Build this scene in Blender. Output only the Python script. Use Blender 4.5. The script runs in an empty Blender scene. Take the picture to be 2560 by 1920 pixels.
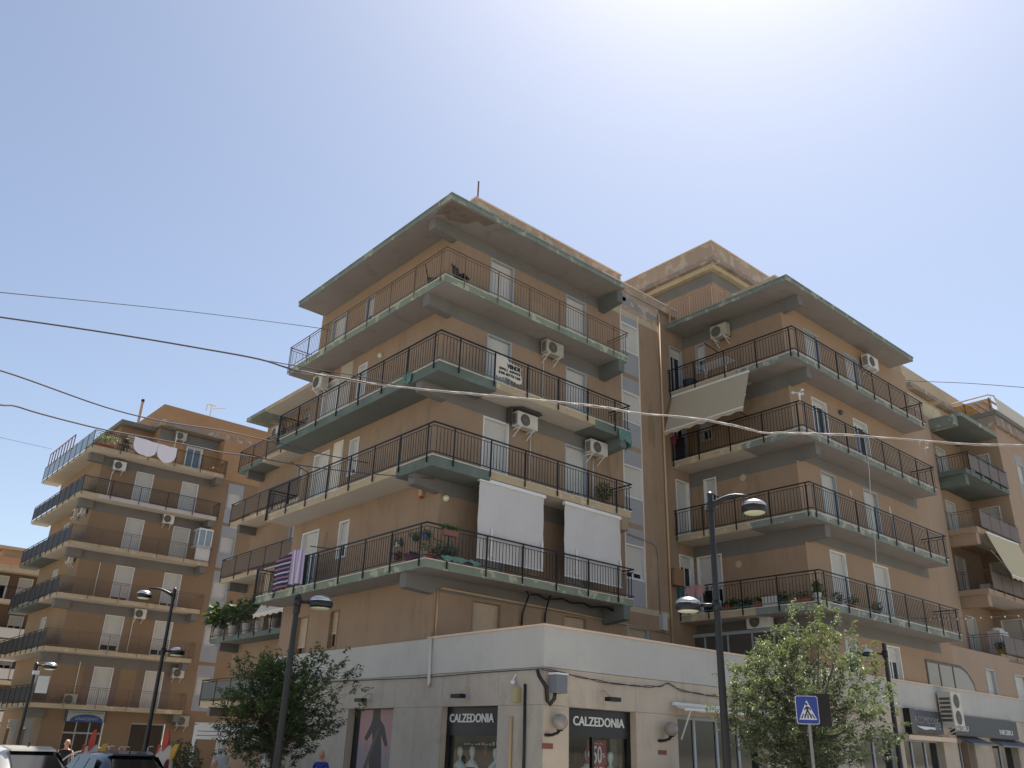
import bpy, math, random
from mathutils import Vector, Matrix
S = bpy.context.scene
COL = S.collection
R = math.radians
# ------------------------------------------------------------------ camera, sky, sun, exposure
CAM = Vector((-13.783, -19.605, 2.198)); PITCH, ROLL, YAW = R(23.451), R(1.967), R(49.377)
fh = Vector((math.cos(YAW), math.sin(YAW), 0)); upv = Vector((0, 0, 1))
FW = fh*math.cos(PITCH) + upv*math.sin(PITCH); R0 = fh.cross(upv); U0 = R0.cross(FW)
RT = R0*math.cos(ROLL) + U0*math.sin(ROLL); UP = U0*math.cos(ROLL) - R0*math.sin(ROLL)
cd = bpy.data.cameras.new('camera'); cam = bpy.data.objects.new('camera', cd); COL.objects.link(cam)
cam.matrix_world = Matrix(((RT.x, UP.x, -FW.x, CAM.x), (RT.y, UP.y, -FW.y, CAM.y), (RT.z, UP.z, -FW.z, CAM.z), (0, 0, 0, 1)))
cd.sensor_width = 36; cd.lens = 36*2105.6/2560; cd.clip_start = .05; cd.clip_end = 3000
S.camera = cam
SUN_EL, SUN_AZ = 63.3, 27.1          # azimuth measured from +X towards +Y
w = bpy.data.worlds.new('World'); S.world = w; w.use_nodes = True
nt = w.node_tree; bg = nt.nodes['Background']
sk = nt.nodes.new('ShaderNodeTexSky'); sk.sky_type = 'NISHITA'; sk.sun_disc = False
sk.sun_elevation = R(SUN_EL); sk.sun_rotation = R(90-SUN_AZ); sk.altitude = 0
sk.air_density = 1.0; sk.dust_density = 1.0; sk.ozone_density = 1.0
hs_ = nt.nodes.new('ShaderNodeHueSaturation'); hs_.inputs['Saturation'].default_value = .84; nt.links.new(sk.outputs[0], hs_.inputs['Color']); nt.links.new(hs_.outputs[0], bg.inputs[0]); bg.inputs[1].default_value = 0.066
sd = bpy.data.lights.new('sun', 'SUN'); sun = bpy.data.objects.new('sun', sd); COL.objects.link(sun)
sd.energy = 4.6; sd.angle = R(.53); sd.color = (1, .95, .87)
sv = Vector((math.cos(R(SUN_EL))*math.cos(R(SUN_AZ)), math.cos(R(SUN_EL))*math.sin(R(SUN_AZ)), math.sin(R(SUN_EL))))
sun.rotation_euler = sv.to_track_quat('Z', 'Y').to_euler(); sun.location = sv*80
S.view_settings.view_transform = 'Standard'; S.view_settings.look = 'None'
S.view_settings.exposure = 1.25; S.view_settings.gamma = 1; S.view_settings.use_curve_mapping = False
try:
    S.cycles.max_bounces = 8; S.cycles.diffuse_bounces = 5; S.cycles.use_denoising = True
except Exception: pass

# ------------------------------------------------------------------ materials
def lin(h):
    h = h.lstrip('#'); v = [int(h[i:i+2], 16)/255 for i in (0, 2, 4)]
    return [c/12.92 if c <= .04045 else ((c+.055)/1.055)**2.4 for c in v]
MATS = {}
def base(name):
    m = bpy.data.materials.new(name); m.use_nodes = True; n = m.node_tree
    return m, n, n.nodes['Principled BSDF']
def nd(n, t, **k):
    x = n.nodes.new(t)
    for a, b in k.items():
        try: setattr(x, a, b)
        except Exception: x.inputs[a].default_value = b
    return x
def coords(n, sc=(1, 1, 1)):
    g = nd(n, 'ShaderNodeNewGeometry'); mp = nd(n, 'ShaderNodeMapping'); mp.inputs['Scale'].default_value = sc
    n.links.new(g.outputs['Position'], mp.inputs['Vector']); return mp.outputs[0]
def noise(n, vec, scale, detail=5, rough=.6):
    t = nd(n, 'ShaderNodeTexNoise'); t.inputs['Scale'].default_value = scale; t.inputs['Detail'].default_value = detail
    t.inputs['Roughness'].default_value = rough; n.links.new(vec, t.inputs['Vector']); return t.outputs['Fac']
def ramp(n, fac, stops):
    r = nd(n, 'ShaderNodeValToRGB'); e = r.color_ramp.elements
    while len(e) < len(stops): e.new(.5)
    for i, (p, c) in enumerate(stops):
        e[i].position = p; e[i].color = (c if len(c) == 4 else (*c, 1)) if not isinstance(c, (int, float)) else (c, c, c, 1)
    n.links.new(fac, r.inputs[0]); return r.outputs[0]
def mix(n, fac, a, b, mode='MIX'):
    x = nd(n, 'ShaderNodeMix', data_type='RGBA', blend_type=mode)
    for s, v in ((0, fac), (6, a), (7, b)):
        if hasattr(v, 'links'): n.links.new(v, x.inputs[s])
        elif s == 0: x.inputs[0].default_value = v
        else: x.inputs[s].default_value = (*v, 1)
    return x.outputs[2]
def bump(n, b, h, strength=.3, dist=.02):
    x = nd(n, 'ShaderNodeBump'); x.inputs['Strength'].default_value = strength; x.inputs['Distance'].default_value = dist
    n.links.new(h, x.inputs['Height']); n.links.new(x.outputs[0], b.inputs['Normal'])
def flat(name, h, rough=.6, metal=0., var=.0, sc=4.):
    if name in MATS: return MATS[name]
    m, n, b = base(name); c = lin(h) if isinstance(h, str) else h
    b.inputs['Roughness'].default_value = rough; b.inputs['Metallic'].default_value = metal
    if var:
        f = noise(n, coords(n), sc)
        o = mix(n, ramp(n, f, [(.3, 0.), (.7, 1.)]), [x*(1-var) for x in c], [min(1, x*(1+var)) for x in c]); n.links.new(o, b.inputs['Base Color'])
    else: b.inputs['Base Color'].default_value = (*c, 1)
    MATS[name] = m; return m
def plaster(name, h, patch=None, amount=.0, var=.13, streak=.12, rough=.92, grime=None):
    """painted render: broad mottling, rain streaks, fine grain; optional flaked patches of another colour"""
    m, n, b = base(name); c = lin(h) if isinstance(h, str) else h
    v = coords(n); vs = coords(n, (1, 1, .16))
    f1 = noise(n, v, .55, 6); f2 = noise(n, vs, 3.2, 4); f3 = noise(n, v, 40, 3)
    o = mix(n, ramp(n, f1, [(.3, 0.), (.7, 1.)]), [x*(1-var) for x in c], [min(1, x*(1+var)) for x in c])
    sm = nd(n, 'ShaderNodeMath', operation='MULTIPLY'); n.links.new(ramp(n, f2, [(.42, 0.), (.78, min(1, streak*3.))]), sm.inputs[0]); n.links.new(ramp(n, noise(n, v, .8, 4), [(.42, 0.), (.62, 1.)]), sm.inputs[1])
    o = mix(n, sm.outputs[0], o, [x*.55 for x in c])
    if patch:
        f4 = noise(n, v, 1.9, 8, .62)
        o = mix(n, ramp(n, f4, [(.62-amount, 0.), (.64-amount, 1.)]), o, lin(patch))
    if grime:
        f5 = noise(n, v, 1.1, 7, .68)
        o = mix(n, ramp(n, f5, [(.52, 0.), (.72, .75)]), o, lin(grime))
    o = mix(n, .35, o, mix(n, f3, [x*.82 for x in c], [min(1, x*1.12) for x in c]))
    n.links.new(o, b.inputs['Base Color']); b.inputs['Roughness'].default_value = rough
    bump(n, b, f3, .25, .006); MATS[name] = m; return m
def glassy(name, h='#14181a', rough=.04):
    m, n, b = base(name); b.inputs['Base Color'].default_value = (*lin(h), 1); b.inputs['Roughness'].default_value = rough
    b.inputs['Specular IOR Level'].default_value = .6; MATS[name] = m; return m
def clear(name, tint=(.8, .85, .85), fac=.72):
    m, n, b = base(name); n.nodes.remove(b); out = n.nodes['Material Output']
    t = nd(n, 'ShaderNodeBsdfTransparent'); t.inputs[0].default_value = (*tint, 1); g = nd(n, 'ShaderNodeBsdfGlossy'); g.inputs['Roughness'].default_value = .02
    x = nd(n, 'ShaderNodeMixShader'); fr = nd(n, 'ShaderNodeLayerWeight'); pw = nd(n, 'ShaderNodeMath', operation='POWER'); pw.inputs[1].default_value = 4; ad = nd(n, 'ShaderNodeMath', operation='MULTIPLY_ADD'); ad.inputs[1].default_value = .7; ad.inputs[2].default_value = .05
    n.links.new(fr.outputs['Facing'], pw.inputs[0]); n.links.new(pw.outputs[0], ad.inputs[0]); n.links.new(ad.outputs[0], x.inputs[0]); n.links.new(t.outputs[0], x.inputs[1]); n.links.new(g.outputs[0], x.inputs[2]); n.links.new(x.outputs[0], out.inputs[0])
    MATS[name] = m; return m
def leafmat(name, a, bb, trans=.35):
    m, n, b = base(name); v = coords(n); f = noise(n, v, 2.2, 3); f2 = noise(n, v, 17, 2)
    o = mix(n, ramp(n, f, [(.35, 0.), (.65, 1.)]), lin(a), lin(bb)); o = mix(n, .35, o, mix(n, f2, [x*.5 for x in lin(a)], [x*1.5 for x in lin(bb)]))
    n.links.new(o, b.inputs['Base Color']); b.inputs['Roughness'].default_value = .5
    out = n.nodes['Material Output']; t = nd(n, 'ShaderNodeBsdfTranslucent'); n.links.new(mix(n, .5, o, lin('#8f9c4a')), t.inputs[0])
    x = nd(n, 'ShaderNodeMixShader'); x.inputs[0].default_value = trans; n.links.new(b.outputs[0], x.inputs[1]); n.links.new(t.outputs[0], x.inputs[2]); n.links.new(x.outputs[0], out.inputs[0])
    MATS[name] = m; return m
def stripes(name, cols, scale, axis=0, rough=.9):
    """woven cloth with stripes along one local axis"""
    m, n, b = base(name); tc = nd(n, 'ShaderNodeTexCoord'); sp = nd(n, 'ShaderNodeSeparateXYZ'); n.links.new(tc.outputs['Object'], sp.inputs[0])
    ml = nd(n, 'ShaderNodeMath', operation='MULTIPLY'); ml.inputs[1].default_value = scale; n.links.new(sp.outputs[axis], ml.inputs[0])
    fr = nd(n, 'ShaderNodeMath', operation='FRACT'); n.links.new(ml.outputs[0], fr.inputs[0])
    k = len(cols); st = [(i/k, lin(c)) for i, c in enumerate(cols)]
    r = nd(n, 'ShaderNodeValToRGB'); r.color_ramp.interpolation = 'CONSTANT'; e = r.color_ramp.elements
    while len(e) < k: e.new(.5)
    for i, (p, c) in enumerate(st): e[i].position = p; e[i].color = (*c, 1)
    n.links.new(fr.outputs[0], r.inputs[0]); n.links.new(r.outputs[0], b.inputs['Base Color']); b.inputs['Roughness'].default_value = rough
    MATS[name] = m; return m

OCH = plaster('ochre_plaster', '#9a826a', var=.13, streak=.3)
OCH_PEEL = plaster('ochre_plaster_flaking', '#a6927e', patch='#bcae9c', amount=.09, var=.16, grime='#76685b')
OCH_SUN = plaster('ochre_plaster_orange', '#9c8060', var=.10)
OCH_R = plaster('ochre_plaster_pale', '#9f866d', var=.08)
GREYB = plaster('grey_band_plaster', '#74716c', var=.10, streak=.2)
GREYS = plaster('grey_spandrel_plaster', '#9b9b9d', var=.06, streak=.08)
CREAM = plaster('cream_plaster', '#b9a98e', var=.08, grime='#8d7a5c')
FASC = plaster('green_fascia_paint', '#7d857c', patch='#b0b39d', amount=.07, var=.18, grime='#59635d', streak=.3)
FASC_OLD = plaster('flaking_fascia_paint', '#808a78', patch='#b9bb9c', amount=.07, var=.2, grime='#666f62', streak=.3)
GREEN = plaster('green_net_paint', '#636e65', var=.24, grime='#7c877c', streak=.3)
SOFF = plaster('grey_soffit', '#8d8781', var=.16, streak=.05, grime='#5d5853')
SOFFG = plaster('green_grey_soffit', '#666b66', var=.18, streak=.05, grime='#4e5651')
SOFFW = plaster('white_soffit', '#bdb5aa', var=.08, streak=.04)
EDGE = plaster('cream_slab_edge', '#b3a182', patch='#cdbf9f', amount=.03, var=.15, grime='#82745e')
TRIM = flat('marble_edge', '#c9c4b6', .7, var=.15)
PARA = plaster('podium_parapet_paint', '#bcb9b1', var=.08, streak=.16, grime='#a8a59c')
CAP = plaster('parapet_cap_stone', '#d8bfa8', var=.1, streak=.1)
STONE = plaster('pale_stone', '#c0b3a0', var=.1, streak=.4, grime='#948875')
CORN = plaster('weathered_cornice', '#94857a', patch='#c9b59c', amount=.05, var=.2, grime='#3d3834', streak=.4)
BLACK = flat('black_iron', '#1c1a1b', .45, .3)
RUST = flat('rusty_iron', '#6d5648', .7, .2, var=.35, sc=9)
PINKIRON = flat('pale_pink_iron', '#c39a80', .7)
WHITEM = flat('white_aluminium', '#d9d9d6', .45)
GREYM = flat('grey_aluminium', '#a3a9ad', .45)
SLAT = flat('white_roller_slats', '#c6c3bb', .55, var=.05, sc=1.2)
SLATC = flat('cream_roller_slats', '#bba78c', .6, var=.08, sc=1.2)
GLASS = glassy('window_glass'); GLASSB = glassy('door_glass', '#1b2226', .06)
PIPEC = flat('beige_pipe', '#bfa17c', .6); PIPEG = flat('grey_pipe', '#8b857c', .6); PIPEW = flat('white_pipe', '#cbc6ba', .6)
DARK = flat('dark_interior', '#221e1c', .9)
CASE = flat('ac_casing', '#c2bdb0', .5, var=.1, sc=3); CASES = [CASE, flat('ac_casing_weathered', '#aaa493', .6, var=.16, sc=6), flat('ac_casing_white', '#d0cec7', .5, var=.06)]; CASED = flat('ac_grille_dark', '#55544e', .6); FAN = flat('ac_fan', '#6f6d66', .6)
LAMPB = flat('lamp_black_paint', '#17181b', .45); LAMPS = flat('lamp_silver_cap', '#c4c6c6', .28, .9); LAMPG = flat('lamp_milky_glass', '#ced0b0', .3)

# ------------------------------------------------------------------ mesh builder and scene helpers
ORG = {}
class MB:
    def __init__(s): s.v, s.f, s.m = [], [], []
    def poly(s, pts, mi=0):
        k = len(s.v); s.v += [tuple(p) for p in pts]; s.f.append(tuple(range(k, k+len(pts)))); s.m.append(mi)
    def hexa(s, c, mi=0):     # 8 corners: bottom 4, top 4
        k = len(s.v); s.v += [tuple(p) for p in c]
        for q in ((3, 2, 1, 0), (4, 5, 6, 7), (0, 1, 5, 4), (1, 2, 6, 5), (2, 3, 7, 6), (3, 0, 4, 7)):
            s.f.append(tuple(k+i for i in q)); s.m.append(mi)
    def box(s, x0, x1, y0, y1, z0, z1, mi=0):
        s.hexa([(x0, y0, z0), (x1, y0, z0), (x1, y1, z0), (x0, y1, z0), (x0, y0, z1), (x1, y0, z1), (x1, y1, z1), (x0, y1, z1)], mi)
    def pbox(s, pl, u0, u1, d0, d1, z0, z1, mi=0):
        s.hexa([pl(u0, d0, z0), pl(u1, d0, z0), pl(u1, d1, z0), pl(u0, d1, z0), pl(u0, d0, z1), pl(u1, d0, z1), pl(u1, d1, z1), pl(u0, d1, z1)], mi)
    def bar(s, p, q, r, n=4, mi=0, r2=None):
        p, q = Vector(p), Vector(q); r2 = r if r2 is None else r2; d = (q-p).normalized()
        a = d.cross(Vector((0, 0, 1)) if abs(d.z) < .95 else Vector((1, 0, 0))).normalized(); b = d.cross(a); k = len(s.v); o = math.pi/4 if n == 4 else 0
        g = 1.414 if n == 4 else 1
        for c, rr in ((p, r), (q, r2)):
            for i in range(n):
                t = o+2*math.pi*i/n; s.v.append(tuple(c + (a*math.cos(t)+b*math.sin(t))*rr*g))
        for i in range(n):
            j = (i+1) % n; s.f.append((k+i, k+j, k+n+j, k+n+i)); s.m.append(mi)
        s.f.append(tuple(k+i for i in range(n))[::-1]); s.f.append(tuple(k+n+i for i in range(n))); s.m += [mi, mi]
    def tube(s, pts, r, n=6, mi=0):
        pts = [Vector(p) for p in pts]; k = len(s.v); L = len(pts)
        for i, p in enumerate(pts):
            d = (pts[min(i+1, L-1)]-pts[max(i-1, 0)]).normalized()
            a = d.cross(Vector((0, 0, 1)) if abs(d.z) < .95 else Vector((1, 0, 0))).normalized(); b = d.cross(a)
            rr = r[i] if isinstance(r, (list, tuple)) else r
            for j in range(n):
                t = 2*math.pi*j/n; s.v.append(tuple(p+(a*math.cos(t)+b*math.sin(t))*rr))
        for i in range(L-1):
            for j in range(n):
                q = (j+1) % n; s.f.append((k+i*n+j, k+i*n+q, k+(i+1)*n+q, k+(i+1)*n+j)); s.m.append(mi)
        s.f.append(tuple(k+j for j in range(n))[::-1]); s.f.append(tuple(k+(L-1)*n+j for j in range(n))); s.m += [mi, mi]
    def lathe(s, prof, c=(0, 0, 0), n=16, mi=0, sx=1, sy=1):
        k = len(s.v); L = len(prof)
        for r, z in prof:
            for j in range(n):
                t = 2*math.pi*j/n; s.v.append((c[0]+r*math.cos(t)*sx, c[1]+r*math.sin(t)*sy, c[2]+z))
        for i in range(L-1):
            for j in range(n):
                q = (j+1) % n; s.f.append((k+i*n+j, k+i*n+q, k+(i+1)*n+q, k+(i+1)*n+j)); s.m.append(mi)
        s.f.append(tuple(k+j for j in range(n))[::-1]); s.f.append(tuple(k+(L-1)*n+j for j in range(n))); s.m += [mi, mi]
    def prism(s, pl, pts, d0, d1, mi=0):   # outline in (u, z) on a plane
        n = len(pts); k = len(s.v)
        for d in (d0, d1): s.v += [tuple(pl(u, d, z)) for u, z in pts]
        s.f.append(tuple(range(k, k+n))[::-1]); s.f.append(tuple(range(k+n, k+2*n))); s.m += [mi, mi]
        for i in range(n):
            j = (i+1) % n; s.f.append((k+i, k+j, k+n+j, k+n+i)); s.m.append(mi)
    def build(s, name, mats, parent=None, smooth=False, local=False, kind=None, org=None):
        o = None
        if parent is not None: o = ORG[parent.name]
        off = Vector((0, 0, 0)) if (local or o is None) else o
        if org is not None: off = Vector(org)
        me = bpy.data.meshes.new(name); me.from_pydata([(a-off.x, b-off.y, c-off.z) for a, b, c in s.v], [], s.f)
        for x in (mats if isinstance(mats, (list, tuple)) else [mats]): me.materials.append(x)
        me.polygons.foreach_set('material_index', s.m)
        if smooth: me.polygons.foreach_set('use_smooth', [True]*len(s.f))
        me.update(); ob = bpy.data.objects.new(name, me); COL.objects.link(ob)
        if parent is not None: ob.parent = parent; ORG[ob.name] = o
        elif org is not None: ob.location = off; ORG[ob.name] = off
        else: ORG[ob.name] = Vector((0, 0, 0))
        if kind: ob['kind'] = kind
        return ob
def tag(o, label=None, cat=None, group=None, kind=None):
    for k, v in (('label', label), ('category', cat), ('group', group), ('kind', kind)):
        if v: o[k] = v
    return o
def thing(name, label, cat, loc=(0, 0, 0), rz=0., group=None, local=False):
    o = bpy.data.objects.new(name, None); o.empty_display_size = .2; COL.objects.link(o); o.location = loc; o.rotation_euler = (0, 0, rz)
    ORG[o.name] = Vector((0, 0, 0)) if local else Vector(loc); return tag(o, label, cat, group)
def copy_tree(o, loc, rz, label, group=None, parent=None):
    c = o.copy(); COL.objects.link(c)
    if parent is None: c.location = loc; c.rotation_euler = (0, 0, rz); c['label'] = label
    else: c.parent = parent
    for ch in list(o.children): copy_tree(ch, None, None, None, None, c)
    return c
def PY(c): return lambda u, d, z: (u, c-d, z)     # wall facing -Y
def PX(c): return lambda u, d, z: (c-d, u, z)     # wall facing -X
def wall(mb, pl, u0, u1, z0, z1, holes=(), zones=(), mi=0):
    us = sorted({u0, u1, *[h[i] for h in holes for i in (0, 1) if u0 < h[i] < u1], *[z[i] for z in zones for i in (0, 1) if u0 < z[i] < u1]})
    zs = sorted({z0, z1, *[h[i] for h in holes for i in (2, 3) if z0 < h[i] < z1], *[z[i] for z in zones for i in (2, 3) if z0 < z[i] < z1]})
    for a, b in zip(us, us[1:]):
        for c, d in zip(zs, zs[1:]):
            x, y = (a+b)/2, (c+d)/2
            if any(h[0] < x < h[1] and h[2] < y < h[3] for h in holes): continue
            k = mi
            for z in zones:
                if z[0] < x < z[1] and z[2] < y < z[3]: k = z[4]
            mb.poly([pl(a, 0, c), pl(b, 0, c), pl(b, 0, d), pl(a, 0, d)], k)
def window(root, pl, u0, u1, z0, z1, zs=None, fm=None, sm=None, gm=None, name='window', dep=.17, mull=1, trim=.045):
    """deep-set opening: lined frame, roller shutter down to zs, glazed sash below it"""
    fm = fm or WHITEM; sm = sm or SLAT; gm = gm or GLASS; t = .05
    m = MB()
    m.pbox(pl, u0, u0+t, -dep, .022, z0, z1); m.pbox(pl, u1-t, u1, -dep, .022, z0, z1)
    m.pbox(pl, u0+t, u1-t, -dep, .022, z1-t, z1); m.pbox(pl, u0+t, u1-t, -dep, .03, z0, z0+t)
    zs = z0+t if zs is None else zs
    if zs > z0+.15:
        for a, b in ((u0+t, u0+t+.06), (u1-t-.06, u1-t)): m.pbox(pl, a, b, -dep, -dep+.04, z0+t, zs+.1)
        m.pbox(pl, u0+t+.06, u1-t-.06, -dep, -dep+.04, z0+t, z0+t+.07)
        for i in range(mull):
            c = u0+(u1-u0)*(i+1)/(mull+1); m.pbox(pl, c-.035, c+.035, -dep+.002, -dep+.045, z0+t+.07, zs+.1)
    f = m.build(name, fm, root)
    if zs < z1-.1:
        s = MB(); n = max(2, int((z1-t-zs)/.06)); h = (z1-t-zs)/n; d = -.115
        for i in range(n):
            a = zs+i*h
            s.poly([pl(u0+t, d, a), pl(u1-t, d, a), pl(u1-t, d-.001, a+h*.84), pl(u0+t, d-.001, a+h*.84)])
            s.poly([pl(u0+t, d-.001, a+h*.84), pl(u1-t, d-.001, a+h*.84), pl(u1-t, d-.018, a+h*.9), pl(u0+t, d-.018, a+h*.9)])
            s.poly([pl(u0+t, d-.018, a+h*.9), pl(u1-t, d-.018, a+h*.9), pl(u1-t, d, a+h), pl(u0+t, d, a+h)])
        s.pbox(pl, u0+t, u1-t, d-.02, d+.012, zs-.04, zs)
        s.build('shutter', sm, f)
    if zs > z0+.15:
        g = MB(); g.poly([pl(u0+t, -dep+.012, z0+t), pl(u1-t, -dep+.012, z0+t), pl(u1-t, -dep+.012, z1-t), pl(u0+t, -dep+.012, z1-t)]); g.build('pane', gm, f)
    return f
def railing(slab, pts, z, posts, iron=BLACK, bars=True, h=1.03, post_low=.22, sp=.13, low=None, panel=None):
    """handrail, second rail and foot rail along a path, square posts fixed to the slab edge, thin balusters between"""
    m = MB(); b = MB(); pn = MB(); low = low or iron; kk = .68 if iron is RUST else 1.
    for p, q in zip(pts, pts[1:]):
        p3 = Vector((*p, z)); q3 = Vector((*q, z)); d = (q3-p3); L = d.length; d.normalize()
        m.bar(p3+Vector((0, 0, h-.02))-d*.02, q3+Vector((0, 0, h-.02))+d*.02, .02*kk)
        b.bar(p3+Vector((0, 0, h-.13)), q3+Vector((0, 0, h-.13)), .009, mi=0)
        b.bar(p3+Vector((0, 0, .07)), q3+Vector((0, 0, .07)), .013, mi=1)
        if bars:
            n = max(1, int(L/sp))
            for i in range(1, n):
                c = p3+d*(L*i/n); b.bar(c+Vector((0, 0, .07)), c+Vector((0, 0, h-.13)), .007*kk, mi=0)
        if panel: pn.hexa([tuple(p3+Vector((0, 0, .1))), tuple(q3+Vector((0, 0, .1))), tuple(q3+Vector((.012, .012, .1))), tuple(p3+Vector((.012, .012, .1))), tuple(p3+Vector((0, 0, h-.14))), tuple(q3+Vector((0, 0, h-.14))), tuple(q3+Vector((.012, .012, h-.14))), tuple(p3+Vector((.012, .012, h-.14)))])
    m.build('handrail', iron, slab)
    b.build('baluster_grid', [iron, low], slab, kind='stuff')
    if panel: pn.build('screen_panel', panel, slab)
    pm = None
    for x, y in posts:
        if pm is None:
            q = MB(); q.box(-.018*kk, .018*kk, -.018*kk, .018*kk, -post_low, h-.05); po = q.build('post', iron, slab, local=True); pm = po
        else: po = pm.copy(); COL.objects.link(po)
        po.location = Vector((x, y, z))-ORG[slab.name]
def rnd_leaves(m, c, n, rad, size, rng, mi=0, droop=.3):
    for i in range(n):
        u = Vector((rng.gauss(0, 1), rng.gauss(0, 1), rng.gauss(0, 1))).normalized()*rng.random()**.4
        p = Vector(c)+Vector((u.x*rad[0], u.y*rad[1], u.z*rad[2]))
        d = Vector((u.x+rng.uniform(-.6, .6), u.y+rng.uniform(-.6, .6), rng.uniform(-.5, .6)-droop)).normalized()
        a = d.cross(Vector((rng.uniform(-1, 1), rng.uniform(-1, 1), 1))).normalized(); s = size*rng.uniform(.6, 1.3)
        q = p+d*s; mid = p+d*s*.5+Vector((0, 0, s*.12))
        m.poly([p, mid+a*s*.24, q, mid-a*s*.24], mi)
def text(root, s, pl, u, z, size, mat, d=.02, width=None, bold=0., name='lettering', center=False, ext=.012):
    cu = bpy.data.curves.new(name, 'FONT'); cu.body = s; cu.size = size; cu.extrude = ext; cu.offset = bold; cu.resolution_u = 3
    t = bpy.data.objects.new(name, cu); COL.objects.link(t); dg = bpy.context.evaluated_depsgraph_get()
    me = bpy.data.meshes.new_from_object(t.evaluated_get(dg)); bpy.data.objects.remove(t)
    xs = [v.co.x for v in me.vertices]; x0, x1 = min(xs), max(xs); k = (width/(x1-x0)) if width else 1.
    m = MB()
    for p in me.polygons: m.poly([pl(u+(me.vertices[i].co.x-x0)*k-(((x1-x0)*k/2) if center else 0), d+me.vertices[i].co.z, z+me.vertices[i].co.y) for i in p.vertices])
    bpy.data.meshes.remove(me)
    return m.build(name, mat, root)
GZ = .35
F = {1: 4.02, 2: 7.12, 3: 10.22, 4: 13.32, 5: 16.42}
# ------------------------------------------------------------------ ground
def sheet(name, x0, x1, y0, y1, z, mat):
    m = MB(); m.poly([(x0, y0, z), (x1, y0, z), (x1, y1, z), (x0, y1, z)]); return tag(m.build(name, mat), kind='structure')
GRD = plaster('dry_ground', '#8c8272', var=.2); ASPH = plaster('asphalt', '#76736f', var=.15, streak=0); PAVE = plaster('paving', '#a6a29c', var=.12, streak=0)
sheet('ground', -900, 900, -900, 900, GZ-.16, GRD)
sheet('road', -60, 120, -40, 36, GZ-.12, ASPH)
def slab(name, x0, x1, y0, y1):
    m = MB(); m.box(x0, x1, y0, y1, GZ-.16, GZ); return tag(m.build(name, PAVE), kind='structure')
slab('pavement', -6.2, 60, -10.4, 30); slab('pavement', -8, 40, 36.5, 60)
WL = flat('road_paint', '#c9c8c2', .7)
for i in range(7):
    m = MB(); x = -3+i*1.0; m.poly([(x, -16, GZ-.116), (x+.5, -16, GZ-.116), (x+.5, -12.2, GZ-.116), (x, -12.2, GZ-.116)]); tag(m.build('road_marking', WL), kind='structure')

# ------------------------------------------------------------------ main apartment building
XA, YA, XB, YB, YC = 1.15, 1.05, 14.05, -3.78, 1.2
B = thing('apartment_building', 'large ochre corner apartment block with stacked wraparound balconies above the pale shop row', 'building', (XA, YA, GZ))
pA, qA, pC, pB, qB = PX(XA), PY(YA), PY(YC), PX(XB), PY(YB)
WM = [OCH, GREYB, GREYS, CREAM, OCH_PEEL]
def rect(u0, u1, z0, z1): return (u0, u1, z0, z1)
# --- left face of the corner tower
hl = []
wl = [(6.3, 6.94, 17.42, 18.66, 17.9, GREYM), (8.45, 9.58, 16.45, 18.66, None, GREYM),
      (6.33, 6.96, 14.3, 15.68, 14.5, WHITEM), (8.42, 9.63, 13.36, 15.7, None, WHITEM),
      (6.32, 6.98, 11.2, 12.63, 11.5, WHITEM), (8.48, 9.67, 10.25, 12.64, None, WHITEM),
      (6.38, 7.07, 8.19, 9.53, 8.75, WHITEM), (8.53, 9.8, 7.15, 9.53, 8.72, WHITEM),
      (6.39, 7.02, 5.1, 6.42, 5.65, OCH), (8.5, 9.36, 4.9, 6.4, 5.33, OCH)]
hl = [x[:4] for x in wl]
m = MB(); wall(m, pA, YA, 10.62, 4.06, 19.3, hl); wall(m, lambda u, d, z: (u, 10.62, z), XA, 14.05, GZ, 19.3)
B_wall = m.build('wall', WM, B)
for u0, u1, z0, z1, zs, fm in wl: window(B, pA, u0, u1, z0, z1, zs, fm, SLATC if z1 < 7 else SLAT)
# white door leaf and louvred box on the left face
m = MB(); m.pbox(pA, 7.43, 8.12, .002, .05, 10.24, 12.78); m.pbox(pA, 7.5, 8.05, .05, .062, 10.4, 11.3); m.pbox(pA, 7.5, 8.05, .05, .062, 11.5, 12.6); m.build('door', flat('cream_door', '#d9d0bd', .5), B)
m = MB(); m.pbox(pA, 7.39, 8.33, .002, .06, 13.36, 15.05); m.pbox(pA, 7.39, 8.33, .002, .03, 15.05, 16.1)
for i in range(13): m.pbox(pA, 7.44, 8.28, .03, .05, 15.1+i*.076, 15.14+i*.076)
m.build('louvred_door', flat('pale_louvre', '#b8ae9d', .6), B)
# --- right face of the corner tower and stair-core strip
wr = []
for k in (2, 3, 4, 5):
    f = F[k]; t = f+2.25
    wr += [(2.71, 3.85, f+.03, t, None, WHITEM if k == 3 else GREYM), (6.56, 7.69, f+.03, t, None, GREYM), (9.72, 10.82, f+.95, t, {2: 8.38, 3: None, 4: None, 5: None}[k], WHITEM)]
wr += [(2.63, 3.82, 4.9, 6.4, 5.42, OCH), (6.53, 7.68, 4.9, 6.42, None, OCH), (9.73, 10.88, 4.9, 6.39, None, GREYM)]
zr = []
for k in (1, 2, 3, 4, 5):
    f = F[k]; top = F[k+1]-.26 if k < 5 else 19.3
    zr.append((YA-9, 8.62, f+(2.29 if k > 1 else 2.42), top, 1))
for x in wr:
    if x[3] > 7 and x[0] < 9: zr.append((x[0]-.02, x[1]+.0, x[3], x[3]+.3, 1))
zr.append((9.72, 10.82, 7.14, 19.28, 2))
for k in (3, 4, 5): zr.append((9.72, 10.82, F[k]-.22, F[k]-.02, 0))
zr.append((8.6, 12.25, 19.0, 19.28, 3)); zr.append((8.6, 12.25, 6.92, 7.12, 3)); zr.append((8.6, 12.25, 19.28, 20.16, 4))
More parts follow.
